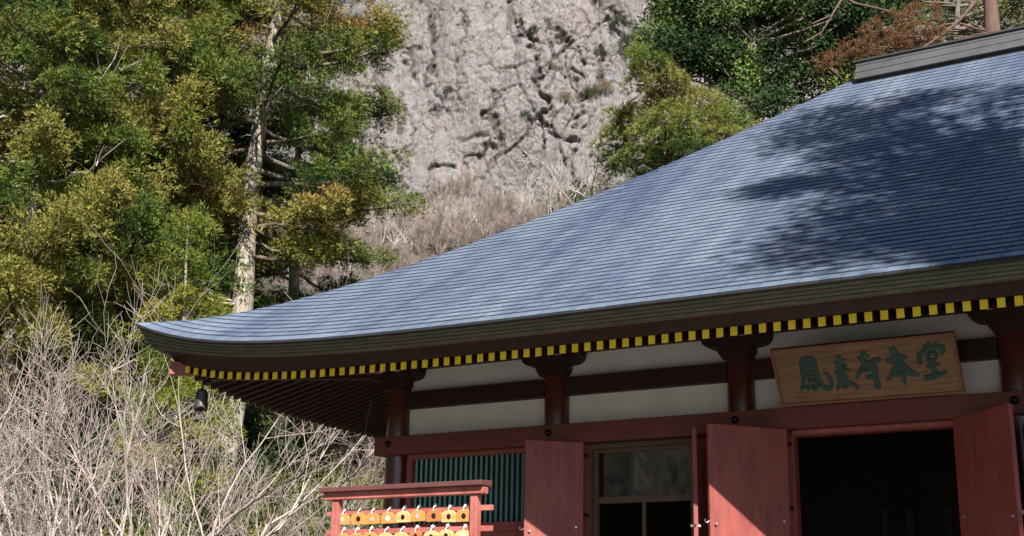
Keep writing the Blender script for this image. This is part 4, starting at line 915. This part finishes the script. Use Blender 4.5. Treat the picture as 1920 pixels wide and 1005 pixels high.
for k in range(46):
    u = rg.uniform(-60, 760); d = rg.uniform(31, 56); tone = rg.random()
    if tone < .45: bush(u, d, rg.uniform(1.2, 2.2), 300+k, 'bush', .25, 'dark green leafy bush on the bank behind the bare trees', group='dark bushes on the bank')
    elif tone < .8: bush(u, d, rg.uniform(1.0, 1.8), 300+k, 'bush', .62, 'yellow-green leafy bush on the bank behind the bare trees', group='yellow-green bushes on the bank')
    elif tone < .9: bush(u, d, rg.uniform(1.2, 2.0), 300+k, 'bush', .25, 'dark green leafy bush on the bank behind the bare trees', group='dark bushes on the bank')
    else: bush(u, d, rg.uniform(1.0, 1.7), 300+k, 'litter', .4, 'straw-brown dry bush on the bank behind the bare trees', group='dry bushes on the bank')
bush(690, 31, 3.0, 390, 'bush', .62, 'bright yellow-green bush beside the corner pillar', group=None, h=1.25)
bush(600, 34, 2.6, 391, 'bush', .6, 'yellow-green bush behind the arching leafless tree', group=None, h=1.2)
for k, (u, d, r) in enumerate([(1075, 103, 2.6), (1110, 100, 2.4), (1150, 98, 3.0), (1040, 101, 1.8)]): bush(u, d, r, 405+k, 'bush', .25, 'dark green bush among the white-barked trees below the cliff', group='bushes below the cliff')
for k, (u, d) in enumerate([(40, 30), (200, 31.5), (115, 31), (-35, 31), (290, 32)]): bush(u, d, 2.9, 394+k, 'bush', .2, 'dark leafy bush at the feet of the golden cedars', group='bushes at the cedar feet', h=1.5)
bush(425, 33, 3.0, 410, 'bush', .25, 'tall dark bush at the foot of the pale-trunked cedar', group=None, h=1.5)
bush(520, 34, 2.3, 411, 'bush', .45, 'olive green bush under the eave, behind the leafless trees', group=None, h=1.2)
for k in range(16):
    u = rg.uniform(1120, 1900); d = rg.uniform(46, 62)
    bush(u, d, rg.uniform(2.0, 3.0), 420+k, 'darkpine' if k % 3 else 'bush', .4, 'dark leafy bush on the slope behind the evergreens' if k % 3 else 'green leafy bush on the slope behind the evergreens', group='bushes on the slope' if k % 3 else 'green bushes on the slope', h=1.4)
SB = [bare_mesh(240+k, 2.6, 6, .026, .8, 3, (5, 4, 4), .06, rmin=.007) for k in range(3)]
for k in range(14):
    p = ground_at(at(rg.uniform(-40, 760), 800, rg.uniform(29, 50)))
    bare_tree('bare_shrub', SB[k % 3], 'twig_pink' if k % 3 else 'twig', tuple(p), rg.uniform(0, 6.28), rg.uniform(.8, 1.5), 'small leafless shrub on the bank behind the bare trees', 'leafless shrubs on the bank')
for k, (x, y, z, r, m_) in enumerate(LEDGE): bush(0, 0, r, 440+k, 'bush' if m_ < .5 else 'litter', .25 if m_ < .5 else .4, 'small dark shrub rooted in a crack of the cliff' if m_ < .5 else 'tuft of dry grass on a ledge of the cliff', group='shrubs on the cliff' if m_ < .5 else 'dry tufts on the cliff', spot=(x-HF[0]*.1, y-HF[1]*.1, z))
# dry grass on the bank
def make_grass():
    rng = np.random.default_rng(8); n = 14000; a = rng.uniform(-26, 6, n); d = rng.uniform(30, 58, n); x = CAM[0]+a*HR[0]+d*HF[0]; y = CAM[1]+a*HR[1]+d*HF[1]; z = ground_z(x, y)
    p = np.stack([x, y, z-.02], -1); e = np.stack([rng.normal(0, .4, n), rng.normal(0, .4, n), np.ones(n)], -1)*rng.uniform(.3, .8, n)[:, None]; s_ = rng.normal(0, 1, (n, 3)); s_[:, 2] = 0; s_ *= (.03/np.linalg.norm(s_, axis=1))[:, None]
    V = np.stack([p-s_, p+s_, p+e], 1).reshape(-1, 3); o = link('dry_grass', np_mesh('dry_grass', V, np.arange(3*n).reshape(-1, 3), 'litter', tint=np.repeat(rng.random(n), 3)))
    tag(o, 'dry straw-coloured grass covering the bank', 'grass', kind='stuff')
make_grass()
# ------------------------------------------------------------------ trees of the forecourt, outside the view: one shades the roof, others show in the glass
def roof_hit(u, v):
    k = _r*((u-960)/F) - _u*((v-502.5)/F) + _f; lo, hi = 8., 40.
    for _ in range(50):
        m_ = (lo+hi)/2; P = CAM+k*m_; s_ = P[1]-YF
        if s_ > 0 and P[2] < prof(s_): hi = m_
        else: lo = m_
        
    return CAM+k*hi
def make_shade_pine():
    rng = np.random.default_rng(60); pads = []
    spots = [(1510, 235, .55), (1575, 215, .5), (1560, 250, .6), (1500, 265, .45), (1640, 215, .5), (1700, 200, .5), (1750, 185, .45), (1640, 260, .6), (1720, 255, .6), (1790, 215, .5), (1850, 185, .3), (1800, 270, .65), (1470, 345, .4), (1420, 362, .3), (1520, 340, .45), (1590, 330, .5), (1660, 330, .6), (1740, 335, .7), (1830, 330, .7), (1900, 260, .6), (1900, 340, .7),
             (1560, 385, .35), (1640, 395, .45), (1590, 415, .45), (1680, 420, .6), (1770, 410, .7), (1860, 410, .7), (1920, 430, .7), (1700, 465, .45), (1790, 470, .6), (1880, 480, .6), (1590, 455, .4), (1500, 480, .3), (1480, 450, .25), (1850, 235, .5), (1700, 300, .5), (1760, 300, .5), (1620, 300, .4), (1550, 300, .35), (1720, 380, .55), (1820, 370, .6), (1650, 460, .4), (1740, 440, .5), (1840, 450, .55), (1960, 300, .8), (1990, 400, .9), (2040, 330, .9)]
    for u, v, r in spots:
        P = roof_hit(u, v); t = rng.uniform(12.5, 15.5); pads.append((P+S*t, (r*1.3, r*1.15, r*.42)))
    # the crown goes on beyond the part that shades the roof in view
    c0 = roof_hit(1900, 400)+S*14.5
    for _ in range(26): pads.append((c0+np.array([rng.uniform(.5, 5), rng.uniform(-3, 3), rng.uniform(-3.5, 3)]), (1.1, 1.0, .45)))
    foot = ground_at(c0+np.array([1.6, -.6, 0])); top = c0+np.array([1.0, 0, 4.0]); tl = [foot+(top-foot)*t+np.array([math.sin(t*5)*.3, math.cos(t*4)*.2, 0]) for t in np.linspace(0, 1, 12)]
    pads_tree('evergreen_tree', 'tall forecourt evergreen whose crown shades the hall roof', foot, tl, .34, pads, 'leaf', 'darkpine', 'limb', 61, bias=.5, tuft=(1.0, 1.4), per=17)
make_shade_pine()
far = cedar(0, 0, 4.0, 2.5, 6, 17, 80, 'dark cedar at the far side of the forecourt', bias=.3, nbr=34, dens=.3, tuft=(1.1, 1.6), dead=0, group='cedars across the forecourt', name_pos=(-7, -21, 0))
for x, y, sc, rz in ((-13, -27, 1.1, 1.), (-4, -31, 1., 2.), (-20, -20, 1.1, 3.)):
    o = far.copy(); COL.objects.link(o); o.location = ground_at((x, y, 0)); o.scale = (sc,)*3; o.rotation_euler = (0, 0, rz)
    for ch in far.children:
        c = ch.copy(); COL.objects.link(c); c.parent = o
bare_tree('bare_tree', bare_mesh(140, 7, 4, .08, .6, 3, (5, 5, 4), .1), 'twig', tuple(ground_at((-3.5, -17, 0))), 0, 1, 'pale leafless tree at the far side of the forecourt')
for k, (x, y, sc) in enumerate(((-1.9, -11.8, 1.15), (-4.6, -16.5, 1.5))):
    bare_tree('bare_tree', SW[k], 'twig_white', tuple(ground_at((x, y, 0))), k*2., sc, 'white-barked leafless tree in the forecourt', 'white-barked forecourt trees')
